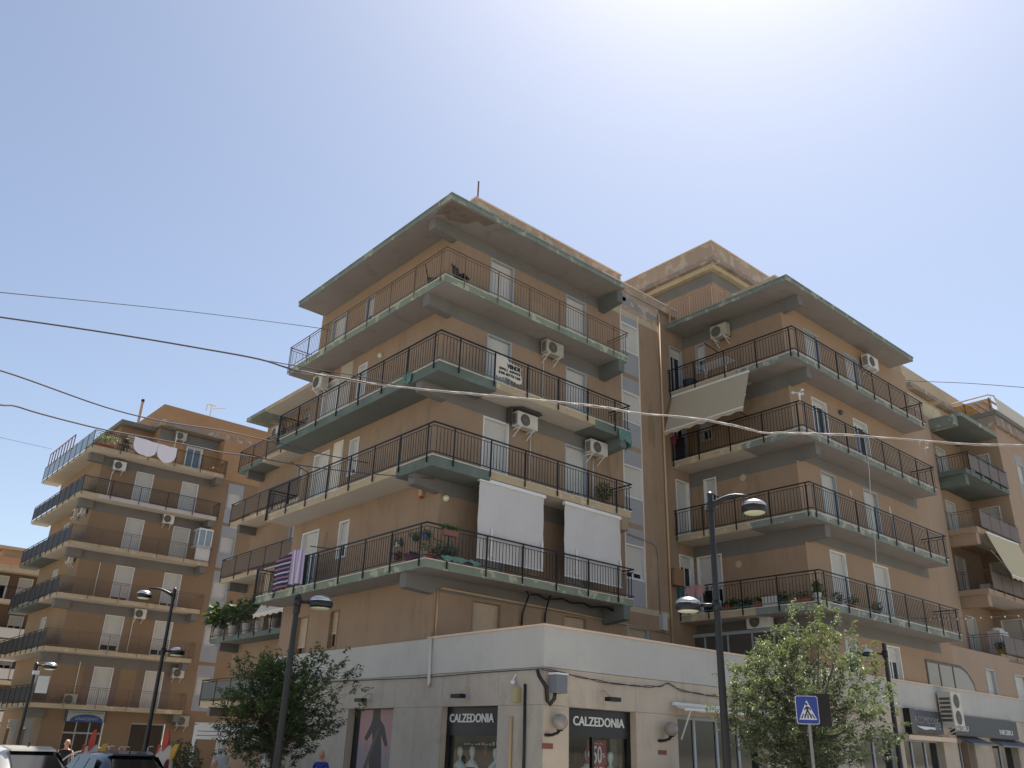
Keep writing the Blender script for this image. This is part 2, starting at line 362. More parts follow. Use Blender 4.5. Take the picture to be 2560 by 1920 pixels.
m = MB(); wall(m, qA, XA, 12.25, 4.06, 20.2, [x[:4] for x in wr], zr); m.poly([(12.25, YA, GZ), (12.25, YC, GZ), (12.25, YC, 20.2), (12.25, YA, 20.2)])
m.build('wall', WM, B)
for u0, u1, z0, z1, zs, fm in wr: window(B, qA, u0, u1, z0, z1, zs, fm, SLATC if z1 < 7 else SLAT, mull=1)
m = MB()
for x in (9.72, 10.82):
    m.pbox(qA, x-.03, x+.03, .001, .03, 7.14, 19.28)
m.build('strip_border', flat('pale_border', '#cfc4b2', .7), B)
# flaked-off render on the core
random.seed(5)
def patch(root, pl, c, rx, rz, mat, seed, n=22, d=.004):
    rg = random.Random(seed); ph = [rg.uniform(0, 6.3) for _ in range(4)]
    pts = []
    for i in range(n):
        t = 2*math.pi*i/n; r = 1+.22*math.sin(2*t+ph[0])+.16*math.sin(3*t+ph[1])+.1*math.sin(5*t+ph[2])+.06*rg.uniform(-1, 1)
        pts.append((c[0]+rx*r*math.cos(t), c[1]+rz*r*math.sin(t)))
    m = MB(); m.prism(pl, pts, .0005, d); return m.build('bare_render_patch', mat, root)
BARE = plaster('bare_grey_render', '#8f8b88', var=.2, grime='#6d6966')
patch(B, qA, (10.35, 19.72), .62, .26, BARE, 3); patch(B, qA, (11.75, 19.62), .33, .16, BARE, 4); patch(B, qA, (10.5, 19.72), .1, .12, CREAM, 9, d=.008)
patch(B, qA, (9.75, 19.85), .4, .2, BARE, 14)
REP = plaster('repaired_plaster', '#a18a70', var=.08); STN = plaster('stained_plaster', '#8b775f', var=.12)
for i, (pl, c, rx, rz, mt) in enumerate(((pA, (8.0, 8.9), .12, .5, STN), (pA, (10.2, 11.6), .12, .7, STN), (qA, (5.1, 17.4), .4, .3, REP), (qA, (1.7, 14.6), .25, .4, REP), (qA, (8.9, 12.1), .12, .5, STN), (qA, (11.5, 14.5), .18, 1.1, STN), (qA, (11.4, 8.6), .3, .5, REP), (pB, (-2.4, 15.0), .5, .3, REP), (pB, (-1.2, 11.9), .4, .25, REP), (qB, (22.2, 14.6), .4, .4, REP), (qB, (17.8, 8.4), .35, .3, REP))):
    patch(B, pl, c, rx, rz, mt, 40+i, d=.003).name = 'plaster_patch'
# core wall beside the second tower
wc = [(13.08, 13.98, F[5]+.03, 18.76, 18.35, GREYM), (13.1, 14.0, F[4]+.03, 15.68, 15.2, GREYM), (13.1, 13.98, F[3]+.03, 12.64, None, WHITEM), (13.1, 14.0, F[2]+.03, 9.53, 9.1, WHITEM)]
m = MB(); wall(m, pC, 12.25, XB, 4.06, 20.2, [x[:4] for x in wc]); m.build('wall', WM, B)
for u0, u1, z0, z1, zs, fm in wc: window(B, pC, u0, u1, z0, z1, zs, fm, gm=GLASSB)
# parapet over the core with stone cap
m = MB(); m.box(8.6, 13.5, 1.0, 1.35, 20.16, 20.5, 0); m.box(8.6, 13.52, .96, 1.38, 20.5, 20.56, 1); m.build('parapet', [OCH_PEEL, CAP], B)
# --- second tower
wb = [(.0, .5, 17.42, 18.8, 18.1, GREYM), (-.1, .5, 14.3, 15.7, 14.8, GREYM), (-.12, .5, 11.4, 12.66, 12.0, WHITEM), (-.14, 1.05, 7.15, 9.52, 8.22, WHITEM), (-2.95, -2.2, 4.9, 6.43, 5.6, GREYM)]
zb = [(-6, 2, F[k+1]-.26-.62 if k < 5 else 18.87, F[k+1]-.2 if k < 5 else 19.5, 1) for k in (1, 2, 3, 4, 5)]
m = MB(); wall(m, pB, YB, YC, 4.09, 19.5, [x[:4] for x in wb], zb); m.build('wall', WM, B)
for u0, u1, z0, z1, zs, fm in wb: window(B, pB, u0, u1, z0, z1, zs, fm, gm=GLASSB)
wbr = []
for k in (2, 3, 4, 5):
    f = F[k]; dk = (k == 4)
    for a, b in ((15.68, 16.83), (18.97, 20.18)): wbr.append((a, b, f+.03, f+2.32, f+2.1 if dk else None, WHITEM if k in (2, 4) else GREYM))
wbr += [(16.0, 16.8, 4.9, 6.33, 5.5, GREYM), (19.17, 20.2, 4.9, 6.34, 5.8, WHITEM)]
zbr = [(YB-9, 24, F[k]+2.42, F[k+1]-.2, 1) for k in (1, 2, 3)]
m = MB(); wall(m, qB, XB, 25.0, 4.09, 19.5, [x[:4] for x in wbr], zbr); m.poly([(25, YB, GZ), (25, 8, GZ), (25, 8, 19.5), (25, YB, 19.5)])
m.build('wall', [OCH_R, GREYB, GREYS, CREAM, OCH_PEEL], B)
for u0, u1, z0, z1, zs, fm in wbr: window(B, qB, u0, u1, z0, z1, zs, fm, gm=GLASSB)
# --- roofs
def roof_slab(x0, x1, y0, y1, z0, z1, fas, sof):
    m = MB(); m.box(x0, x1, y0, y1, z0, z1-.05, 0); m.poly([(x0+.02, y0+.02, z0-.004), (x1-.02, y0+.02, z0-.004), (x1-.02, y1-.02, z0-.004), (x0+.02, y1-.02, z0-.004)], 1)
    m.box(x0-.03, x1+.03, y0-.03, y1, z1-.05, z1, 0)
    return m.build('roof_slab', [fas, sof, CAP], B)
roof_slab(-.12, 8.6, -.22, 10.45, 19.2, 19.43, FASC, SOFF)
roof_slab(12.75, 23.4, -4.92, 1.0, 19.38, 19.6, FASC, SOFF)
m = MB(); m.box(9.0, 25, 1.4, 9, 19.3, 19.5); m.build('roof_slab', CORN, B)
# patch of spalled concrete under the corner of the first roof
m = MB()
rg = random.Random(8)
pts = [(-.02, -.12), (1.9, -.14), (1.75, .3), (1.35, .2), (1.2, .62), (.55, .85), (.2, .7), (.05, 1.0), (-.05, .5)]
m.prism(lambda u, d, z: (u, z, 19.194-d), pts, 0, .012, 0)
for _ in range(5):
    x, y = rg.uniform(.1, 1.2), rg.uniform(-.05, .5); m.tube([(x, y, 19.17), (x+rg.uniform(-.25, .25), y+rg.uniform(.1, .3), 19.16)], .008, 5, 1)
m.build('spalled_patch', [plaster('spalled_concrete', '#766a60', var=.3, grime='#4a3a31'), RUST], B)
# parapets behind the first roof
m = MB(); m.box(2.6, 10.9, 2.0, 2.3, 19.43, 21.73, 0); m.box(2.6, 2.9, 2.3, 9, 19.43, 21.73, 0); m.box(2.56, 10.95, 1.96, 2.34, 21.73, 21.79, 1); m.build('parapet', [OCH_PEEL, CAP], B)
# stair tower with cornice
t0 = MB(); t0.box(14.75, 22.5, -.15, 9, 19.6, 22.1, 0); t0.box(14.75, 22.5, -.15, 9, 22.1, 22.66, 1); t0.box(14.5, 22.6, -.4, 9, 22.66, 22.9, 2); t0.box(14.28, 22.7, -.62, 9, 22.9, 23.12, 3); t0.box(14.34, 22.6, -.52, 9, 23.12, 23.93, 4); t0.box(14.3, 22.64, -.56, 9, 23.93, 23.98, 5)
t0.build('stair_tower', [OCH, GREYB, CREAM, CORN, OCH_PEEL, CAP], B)
m = MB(); m.box(13.68, 14.1, -3.9, -1.5, 19.6, 20.35, 0); m.box(14.1, 18, -3.9, -3.5, 19.6, 20.35, 0); m.box(13.64, 18, -3.94, -3.46, 20.35, 20.4, 1); m.build('parapet', [OCH_PEEL, CAP], B)
# terrace railing on the second roof
rt = MB(); rt.box(12.78, 13.7, -1.5, 1.0, 19.585, 19.61, 0); tr = rt.build('roof_terrace', TRIM, B)
railing(tr, [(12.85, .98), (12.85, -1.38), (13.66, -1.38)], 19.6, [(12.85, -1.38), (12.85, .9), (12.85, -.2)], PINKIRON, post_low=0)
# --- beams under slabs
def beam(x0, x1, y0, y1, z0, z1, mat, taper=None, ax='x'):
    m = MB()
    if taper is None: m.box(x0, x1, y0, y1, z0, z1)
    elif ax == 'x': m.hexa([(x0, y0, z0+taper), (x1, y0, z0), (x1, y1, z0), (x0, y1, z0+taper), (x0, y0, z1), (x1, y0, z1), (x1, y1, z1), (x0, y1, z1)])
    else: m.hexa([(x0, y0, z0+taper), (x1, y0, z0+taper), (x1, y1, z0), (x0, y1, z0), (x0, y0, z1), (x1, y0, z1), (x1, y1, z1), (x0, y1, z1)])
    return m.build('beam', mat, B)
for k in (2, 3, 4, 5, 6):
    zt = (F[k]-.262) if k < 6 else 19.19; g = GREYB if k in (2, 3) else GREEN if k == 4 else FASC
    mt = [OCH, CREAM, CREAM, SOFFG, GREYB][k-2]
    beam(.12, XA, YA-.03, YA+.3, zt-.5, zt, GREYB, .06)                     # corner stub out of the left face
    beam(8.42, 8.74, .02, YA, zt-.58, zt, SOFFG if k != 3 else OCH, .1, 'y')    # bracket at the right end
for k in (2, 3, 4, 5, 6):
    zt = (F[k]-.262) if k < 6 else 19.37
    beam(XB-.03, XB+.3, -4.62, YB, zt-.5, zt, GREYB, .06, 'y')
# --- balconies
def balcony(root, x0, x1, y0, y1, z, wx, wy, segs_l, segs_r, th=.26, mats=None, end_l=None):
    """L-shaped slab: left leg runs along Y (x0..wx), right leg along X (y0..wy); segs give the paint along each leg"""
    m = MB()
    def under(xa, xb, ya, yb, k, th):
        t2 = th+(.1 if k == 4 and mats and mats[4] is GREEN else 0); m.box(xa, xb, ya, yb, z-t2, z-.03, k); e = .004
        m.poly([(xa+e, ya+e, z-t2-.003), (xb-e, ya+e, z-t2-.003), (xb-e, yb-e, z-t2-.003), (xa+e, yb-e, z-t2-.003)], k+1)
    for a, b, k in segs_l: under(x0, wx, a, b, k, th)
    for a, b, k in segs_r:
        under(a, b, y0, wy, k, th)
    s = m.build('balcony', mats or [FASC_OLD, SOFFG, EDGE, SOFFW, GREEN, SOFFG, FASC_OLD, SOFF], root)
    t = MB(); t.box(x0-.025, wx, y0-.025, y1, z-.03, z); t.box(wx, x1+.02, y0-.025, wy, z-.03, z); t.build('floor_edge', TRIM, s)
    return s
A_ly = [.28+1.49*i for i in range(8)]; A_rx = [.8+1.468*i for i in range(6)]
for k in (2, 3, 4, 5):
    z = F[k]
    if k == 5: sl, sr = [(.04, 10.78, 6)], [(XA, 8.93, 6)]
    elif k == 4: sl, sr = [(.04, 10.78, 4)], [(XA, 2.4, 4), (2.4, 7.1, 2), (7.1, 8.93, 4)]
    elif k == 3: sl, sr = [(.04, 1.95, 4), (1.95, 10.78, 2)], [(XA, 2.3, 4), (2.3, 8.93, 2)]
    else: sl, sr = [(.04, 10.78, 0)], [(XA, 8.93, 6)]
    s = balcony(B, .04, 8.93, .04, 10.78, z, XA, YA, sl, sr, mats=[FASC_OLD, SOFF, EDGE, SOFFW, GREEN, SOFFG, FASC_OLD, SOFF])
    railing(s, [(XA, 10.84), (0, 10.84), (0, 0), (8.96, 0), (8.96, YA)], z, [(0, y) for y in A_ly]+[(x, 0) for x in A_rx]+[(0, 10.82)], RUST if k == 5 else BLACK, low=None if k in (2, 3) else GREEN)
# hanging green safety net under the slab corners
NET = flat('green_net', '#5c7d73', .9, var=.25, sc=6)
def swag(root, p, q, z, drop, n=14, seed=1):
    rg = random.Random(seed); m = MB(); rows = []
    for i in range(n+1):
        t = i/n; x, y = p[0]+(q[0]-p[0])*t, p[1]+(q[1]-p[1])*t
        rows.append([(x+rg.uniform(-.02, .02), y-.03+rg.uniform(-.02, .02), z+.03+rg.uniform(-.02, .04)), (x+rg.uniform(-.02, .02), y-.045+rg.uniform(-.02, .0), z-drop*.5+rg.uniform(-.05, .05)), (x+rg.uniform(-.03, .03), y-.03+rg.uniform(-.03, .02), z-drop+rg.uniform(-.08, .08))])
    for a, b in zip(rows, rows[1:]):
        for i in (0, 1): m.poly([a[i], b[i], b[i+1], a[i+1]])
    return m.build('safety_net', NET, root, smooth=True)
swag(B, (8.3, 0), (8.98, 0), F[4]-.1, .42, 10, 2); swag(B, (8.98, 0), (8.98, .35), F[4]-.1, .6, 8, 3); swag(B, (-.02, 2.0), (-.02, 1.5), F[4], .3, 6, 4)
swag(B, (.55, -.01), (2.0, -.01), F[2]+.12, .07, 12, 5)
for k in (2, 3, 4, 5):
    z = F[k]
    sl = [(-2.2, 1.2, 2), (-4.79, -2.2, 4)]; sr = [(XB, 23.8, 6)]
    s = balcony(B, 12.94, 23.8, -4.79, 1.2, z, XB, YB, sl, sr, mats=[FASC_OLD, SOFFG, EDGE, SOFFW, FASC, SOFF, FASC, SOFF])
    railing(s, [(12.9, 1.17), (12.9, -4.83), (23.82, -4.83), (23.82, YB)], z, [(12.9, -.2-1.49*i) for i in range(4)]+[(13.17+1.476*i, -4.83) for i in range(8)]+[(12.9, 1.1)], BLACK, low=GREEN if k == 2 else None)
# --- rear-left wing (set back behind the corner tower)
XW = 5.7; pW = PX(XW)
ww = []
for k in (2, 3, 4, 5): ww += [(14.5, 15.6, F[k]+.03, F[k]+2.25, F[k]+1.2, GREYM), (19.2, 20.3, F[k]+.03, F[k]+2.25, None, GREYM)]
m = MB(); wall(m, pW, 10.6, 24.9, GZ, 19.0, [x[:4] for x in ww]); m.poly([(XW, 24.9, GZ), (25, 24.9, GZ), (25, 24.9, 19), (XW, 24.9, 19)]); m.build('wall', WM, B)
for u0, u1, z0, z1, zs, fm in ww: window(B, pW, u0, u1, z0, z1, zs, fm)
m = MB(); m.box(4.3, 9, 22.4, 24.8, 18.98, 19.2, 2); m.box(4.3, 9, 10.7, 22.4, 18.98, 19.2, 0); m.poly([(4.32, 10.7, 18.976), (9, 10.7, 18.976), (9, 22.4, 18.976), (4.32, 22.4, 18.976)], 1); m.build('roof_slab', [EDGE, SOFFW, FASC], B)
for k in (1, 2, 3, 4, 5):
    z = F[k]-.06; m = MB()
    g = 0 if k in (1, 4) else 2
    for a, b, c in ((10.7, 22.4, 2 if k != 2 else 0), (22.4, 25.4, 0 if k in (2, 5) else 2)): m.box(4.6, XW, a, b, z-.28, z-.03, c); m.poly([(4.62, a, z-.284), (XW, a, z-.284), (XW, b, z-.284), (4.62, b, z-.284)], c+1)
    s = m.build('balcony', [GREEN, SOFFG, EDGE, SOFFW], B)
    railing(s, [(4.56, 10.7), (4.56, 25.5), (XW, 25.5)], z, [(4.56, 25.4-1.7*i) for i in range(9)], BLACK, bars=(k in (2, 5)), panel=flat('brown_screen_cloth', '#6a594a', .8) if k in (3, 4) else flat('grey_glass_panel', '#5b605f', .2) if k == 1 else None)
    b = MB(); b.box(4.7, XW, 24.3, 24.6, z-.7, z-.285); b.build('beam', GREYB, B)
m = MB(); m.box(4.8, 5.1, 19.9, 20.4, F[2], F[2]+2.8); m.build('column', CREAM, B)

# ------------------------------------------------------------------ corner shop row (single storey podium)
XP, YP = 1.1, -3.82
P = thing('shop_row', 'single storey corner shop row clad in pale stone with plain grey parapet', 'shop building', (XP, YP, GZ))
pP, qP = PX(XP), PY(YP)
hP = [(-2.14, .23, GZ, 3.22), (2.58, 5.09, GZ, 3.21)]
hQ = [(1.97, 4.46, GZ, 3.21), (6.19, 10.42, GZ, 3.22), (11.6, 14.4, GZ, 3.1), (16.2, 18.9, GZ, 3.1), (19.4, 22.7, GZ, 3.05), (24.0, 25.6, GZ, 3.1), (27.4, 30.2, GZ, 3.1), (33, 36, GZ, 3.1)]
m = MB(); pP2, qP2 = PX(XP+.04), PY(YP+.04)
wall(m, pP2, YP+.04, 10.6, GZ, 4.08, hP); wall(m, qP2, XP+.04, 40, GZ, 4.08, hQ)
for h in hP:
    m.poly([(XP+.04, h[0], GZ), (XP+.45, h[0], GZ), (XP+.45, h[0], h[3]), (XP+.04, h[0], h[3])]); m.poly([(XP+.04, h[1], GZ), (XP+.45, h[1], GZ), (XP+.45, h[1], h[3]), (XP+.04, h[1], h[3])]); m.poly([(XP+.04, h[0], h[3]), (XP+.45, h[0], h[3]), (XP+.45, h[1], h[3]), (XP+.04, h[1], h[3])])
for h in hQ:
    for x in (h[0], h[1]): m.poly([(x, YP+.04, GZ), (x, YP+.45, GZ), (x, YP+.45, h[3]), (x, YP+.04, h[3])])
    m.poly([(h[0], YP+.04, h[3]), (h[1], YP+.04, h[3]), (h[1], YP+.45, h[3]), (h[0], YP+.45, h[3])])
m.poly([(XP+.04, YP+.04, 4.08), (40, YP+.04, 4.08), (40, 1.2, 4.08), (XP+.04, 1.2, 4.08)])
m.build('wall', STONE, P)
m = MB(); m.box(XP-.02, XP+.25, YP+.24, YA, 4.085, 5.06, 0); m.box(XP-.02, XA-.004, YA, 10.6, 4.085, 5.06, 0); m.box(XP-.02, 40, YP-.02, YP+.24, 4.085, 5.06, 0); m.build('parapet', PARA, P)
m = MB(); m.box(XP-.06, XP+.29, YP+.27, YA-.003, 5.06, 5.11); m.box(XP-.06, 40, YP-.06, YP+.27, 5.06, 5.11); m.build('parapet_cap', CAP, P)
# stone facing panels, each with open joints
def facing(pl, u0, u1, z0, z1, holes, step, mat):
    us = [u0]
    for h in sorted(holes):
        for e in h[:2]:
            if u0 < e < u1: us.append(e)
    us.append(u1); us = sorted(set(us)); cols = []
    for a, b in zip(us, us[1:]):
        n = max(1, round((b-a)/step)); cols += [(a+(b-a)*i/n, a+(b-a)*(i+1)/n) for i in range(n)]
    for a, b in cols:
        for c, d in zip(zs_rows, zs_rows[1:]):
            cc = (c+d)/2; x = (a+b)/2
            if any(h[0] < x < h[1] and cc < h[3] for h in holes): continue
            q = MB(); g = .004; e = random.uniform(0, .004)
            q.pbox(pl, a+g, b-g, -.045, e, c+g, d-g); q.build('stone_panel', mat, P)
zs_rows = [GZ, 1.1, 3.215, 4.078]
random.seed(21)
S2 = plaster('pale_stone_warm', '#c2b4a1', var=.09, streak=.45, grime='#9a8d7a'); S3 = plaster('pale_stone_grey', '#b3aa9c', var=.12, streak=.5, grime='#857b6d')
facing(pP, YP, 10.5, GZ, 4.08, hP, 1.35, S3); facing(qP, XP+.001, 31, GZ, 4.08, hQ, 1.3, S2)
SHB = flat('shop_black_board', '#15161a', .35); SHT = flat('sign_white_letters', '#d8d8d2', .4); CLR = clear('shop_glass')
PXT = lambda c: (lambda u, d, z: (c-d, -u, z))
def shopfront(pl, plt, u0, u1, zt, zf, dep, label=None):
    m = MB(); m.pbox(pl, u0, u1, -dep-.1, -dep, zf, zt); m.pbox(pl, u0, u0+.14, -dep-.1, -dep, GZ, zf); m.pbox(pl, u1-.14, u1, -dep-.1, -dep, GZ, zf)
    s = m.build('shopfront', SHB, P)
    g = MB(); g.poly([pl(u0+.14, -dep-.05, GZ+.1), pl(u1-.14, -dep-.05, GZ+.1), pl(u1-.14, -dep-.05, zf), pl(u0+.14, -dep-.05, zf)]); g.build('pane', CLR, s)
    r = MB(); w_ = 1.0 if u0 < 0 else 1.2
    r.poly([pl(u0, -dep-w_, GZ), pl(u1, -dep-w_, GZ), pl(u1, -dep-w_, zt), pl(u0, -dep-w_, zt)])
    for u in (u0+.001, u1-.001): r.poly([pl(u, -dep-.1, GZ), pl(u, -dep-w_, GZ), pl(u, -dep-w_, zt), pl(u, -dep-.1, zt)])
    r.poly([pl(u0, -dep-.1, GZ+.05), pl(u1, -dep-.1, GZ+.05), pl(u1, -dep-w_, GZ+.05), pl(u0, -dep-w_, GZ+.05)]); r.poly([pl(u0, -dep-.1, zt-.02), pl(u1, -dep-.1, zt-.02), pl(u1, -dep-w_, zt-.02), pl(u0, -dep-w_, zt-.02)])
    r.build('shop_interior', flat('shop_interior_brown', '#6f6257', .9, var=.2, sc=2), s)
    return s
s1 = shopfront(pP, None, -2.14, .23, 3.22, 2.5, .2)
text(s1, 'CALZEDONIA', PXT(XP), -.1+.02, 2.83, .3, SHT, -.185, 1.86, .005)
s2 = shopfront(qP, None, 1.97, 4.46, 3.21, 2.55, .2)
text(s2, 'CALZEDONIA', qP, 2.3, 2.81, .3, SHT, -.185, 1.9, .005)
m = MB(); m.pbox(qP, 3.0, 3.08, -.3, -.2, GZ, 2.55); m.build('mullion', SHB, s2)
# third shop: grey aluminium glazing
def glazing(pl, u0, u1, zt, n, dep=.3, fm=None, gm=None, nm='shop_window', trans=None):
    fm = fm or GREYM; m = MB()
    for i in range(n+1):
        c = u0+(u1-u0)*i/n; m.pbox(pl, max(u0, c-.05), min(u1, c+.05), -dep, -dep+.06, GZ, zt)
    m.pbox(pl, u0, u1, -dep, -dep+.055, zt-.09, zt); m.pbox(pl, u0, u1, -dep, -dep+.055, GZ, GZ+.12)
    if trans: m.pbox(pl, u0, u1, -dep, -dep+.055, trans-.05, trans+.05)
    f = m.build(nm, fm, P); g = MB(); g.poly([pl(u0, -dep+.02, GZ), pl(u1, -dep+.02, GZ), pl(u1, -dep+.02, zt), pl(u0, -dep+.02, zt)]); g.build('pane', gm or GLASSB, f); return f
glazing(qP, 6.19, 10.42, 3.22, 4); glazing(qP, 11.6, 14.4, 3.1, 3); glazing(qP, 16.2, 18.9, 3.1, 2); glazing(qP, 19.4, 22.7, 3.05, 3, gm=GLASS); glazing(qP, 24.0, 25.6, 3.1, 2, gm=GLASS); glazing(qP, 27.4, 30.2, 3.1, 2, gm=GLASS); glazing(qP, 33, 36, 3.1, 2)
# poster in the first opening of the left face: flat print on a recessed board
m = MB(); m.pbox(pP, 2.58, 5.09, -.32, -.25, GZ, 3.21, 0)
po = m.build('poster_board', flat('poster_dark_edge', '#191a20', .5), P)
m = MB(); m.pbox(pP, 2.6, 4.72, -.25, -.24, 2.2, 3.19, 0); m.pbox(pP, 2.6, 4.72, -.25, -.24, GZ, 2.2, 1)
T = lambda u, d, z: pP(u, d, z)
fig = [[(4.02, 3.18), (3.62, 3.18), (3.6, 2.9), (3.35, 2.72), (3.1, 2.2), (3.22, 2.14), (3.5, 2.5), (3.42, 2.1), (3.35, 1.55), (3.6, 1.3), (3.95, 1.3), (4.02, 1.7), (3.9, 2.2), (3.98, 2.55), (4.25, 2.3), (4.4, 2.38), (4.1, 2.75), (4.02, 2.95)]]
for q in fig: m.prism(T, q, -.24, -.236, 2)
m.prism(T, [(3.75, 2.6), (3.55, 2.7), (4.2, 1.4), (4.55, .7), (4.65, .75), (4.3, 1.6)], -.236, -.233, 3)
m.prism(T, [(3.72, 1.3), (3.88, 1.3), (3.84, .4), (3.74, .4)], -.236, -.232, 3); m.prism(T, [(3.1, 2.2), (3.22, 2.14), (3.3, 1.9), (3.15, 1.85)], -.236, -.233, 4); m.prism(T, [(4.25, 2.3), (4.4, 2.38), (4.35, 2.0), (4.25, 1.95)], -.236, -.233, 4)
m.build('poster_print', [flat('print_pink', '#a88280', .5), flat('print_mauve', '#8f858b', .5), flat('print_charcoal', '#3a3536', .5), flat('print_brown', '#5a4a45', .5), flat('print_skin', '#a4806e', .5)], po)
# sign boxes on the far part of the shop row
def signbox(u0, u1, z0, z1, d, mat, name='shop_sign'):
    m = MB(); m.pbox(qP, u0, u1, .01, d, z0, z1); return m.build(name, mat, P)
SLATE = flat('slate_sign', '#33353d', .5)
s3 = signbox(19.75, 22.45, 3.27, 4.07, .2, SLATE); m = MB(); m.pbox(qP, 19.65, 20.05, .01, .26, 3.2, 4.1); m.build('sign_pillar', SHB, s3)
LT = flat('sign_grey_letters', '#8a8d93', .4)
text(s3, 'RCOMIDO', qP, 20.15, 3.6, .36, LT, .205, 1.55, -.004); m = MB(); m.prism(qP, [(20.2, 3.5), (21.75, 3.49), (21.75, 3.41), (21.3, 3.42), (20.9, 3.38), (20.5, 3.43)], .2, .215); m.build('sign_underline', SHT, s3)
text(s3, 'life', lambda u, d, z: qP(u-.35*(z-3.4)*-.3, d, z), 21.72, 3.42, .6, LT, .205, .5, 0.)
s4 = signbox(23.5, 30.0, 3.3, 4.03, .2, SLATE)
text(s4, 'NKSBU', qP, 23.55, 3.46, .3, SHT, .205, 1.22, .002); text(s4, 'NKSBU', qP, 27.95, 3.46, .28, SHT, .205, 1.4, .002)
# stone ledge over the fifth shop, tilted canopies
m = MB(); m.pbox(qP, 19.2, 23.2, .0, .32, 3.0, 3.16); m.build('ledge', CAP, P)
m = MB(); m.hexa([qP(24.0, .02, 3.2), qP(25.9, .02, 3.2), qP(26.2, .6, 2.95), qP(24.1, .6, 2.95), qP(24.0, .02, 3.28), qP(25.9, .02, 3.28), qP(26.2, .6, 3.02), qP(24.1, .6, 3.02)]); m.build('canopy', flat('slate_canopy', '#4a4c55', .4), P)
m = MB(); m.hexa([qP(27.3, .02, 3.2), qP(30.4, .02, 3.2), qP(30.6, .45, 2.95), qP(27.4, .45, 2.95), qP(27.3, .02, 3.28), qP(30.4, .02, 3.28), qP(30.6, .45, 3.02), qP(27.4, .45, 3.02)]); m.build('canopy', flat('slate_canopy', '#4a4c55', .4), P)
# pipes on the shop row
m = MB(); m.tube([(XP-.07, .86, 5.1), (XP-.07, .82, 3.85), (XP-.09, .78, 3.75)], .05, 8); m.build('downpipe', PIPEW, P, smooth=True)
m = MB(); m.tube([(XP-.05, -3.2, 3.7), (XP-.05, -3.22, 2.2), (XP-.05, -3.2, .4)], .035, 8); m.build('downpipe', LAMPB, P, smooth=True)
m = MB(); m.tube([(XP-.05, -2.72, 2.95), (XP-.05, -2.7, .5)], .04, 8); m.build('downpipe', PIPEC, P, smooth=True)
# main facade pipes
m = MB(); m.tube([(12.2, YA-.06, 19.9), (12.2, YA-.06, 5.9)], .045, 8); m.build('downpipe', PIPEC, B, smooth=True)
m = MB(); m.tube([(12.33, YC-.05, 19.6), (12.33, YC-.05, 6.4)], .035, 8); m.build('downpipe', PIPEC, B, smooth=True)
m = MB(); m.tube([(9.9, YA-.03, 9.72), (11.3, YA-.03, 9.62), (11.5, YA-.03, 9.5), (11.58, YA-.03, 9.2), (11.6, YA-.03, 7.0)], .03, 6); m.build('cable_duct', PIPEG, B, smooth=True)
m = MB(); m.tube([(XA+.14, YA-.04, 5.15), (XA+.14, YA-.04, 6.5), (XA+.3, YA-.04, 6.56), (6.4, YA-.04, 6.5), (12.2, YA-.04, 6.35)], .03, 6); m.build('gas_pipe', PIPEC, B, smooth=True)
for x, z0, z1 in ((4.85, 10.25, 12.3), (8.0, 10.25, 12.2), (5.4, 13.4, 15.5)):
    m = MB(); m.tube([(x, YA-.03, z0), (x, YA-.03, z1)], .028, 6); m.build('condensate_pipe', PIPEW, B, smooth=True)
catm = [(4.6+.35*i, YA-.5+.05*math.sin(i), 6.74+.05*math.sin(i*2.1)) for i in range(12)]
m = MB(); m.tube(catm, .035, 6); m.build('black_hose', BLACK, B, smooth=True)
m = MB(); m.tube([(21.2, YB-.03, 10.3), (21.2, YB-.03, 12.2)], .03, 6); m.build('condensate_pipe', PIPEW, B, smooth=True)
for pts in ([(4.6, YA-.05, 5.2), (4.62, YA-.1, 6.2), (4.7, YA-.3, 6.75), (4.5, YA-.4, 6.86)], [(5.6, YA-.05, 5.2), (5.62, YA-.1, 6.3), (5.6, YA-.3, 6.8), (5.6, YA-.4, 6.86)]):
    m = MB(); m.tube(pts, .035, 6); m.build('black_hose', BLACK, B, smooth=True)
m = MB(); m.box(12.38, 12.98, YC-.3, YC-.002, 8.2, 8.85); m.build('meter_box', flat('brown_box', '#8f7050', .8), B)
m = MB(); m.box(11.52, 11.78, YA-.2, YA-.002, 6.42, 7.0); m.build('meter_box', flat('pale_box', '#b9b9b4', .6), B)
# glazed veranda on the podium roof beside the second tower
m = MB(); V = PX(13.85)
m.pbox(V, -3.3, 2.6, 0, .1, 6.38, 6.5); m.pbox(V, -3.3, 2.6, 0, .06, 5.0, 5.06)
for y in (2.55, 1.72, .7, -.34, -1.4, -2.3, -3.25): m.pbox(V, y-.03, y+.03, 0, .06, 5.06, 6.38)
v_ = m.build('veranda', GREYM, B); g = MB(); g.poly([V(-3.3, .02, 5), V(2.6, .02, 5), V(2.6, .02, 6.4), V(-3.3, .02, 6.4)]); g.build('pane', flat('veranda_panel', '#57534e', .3), v_)
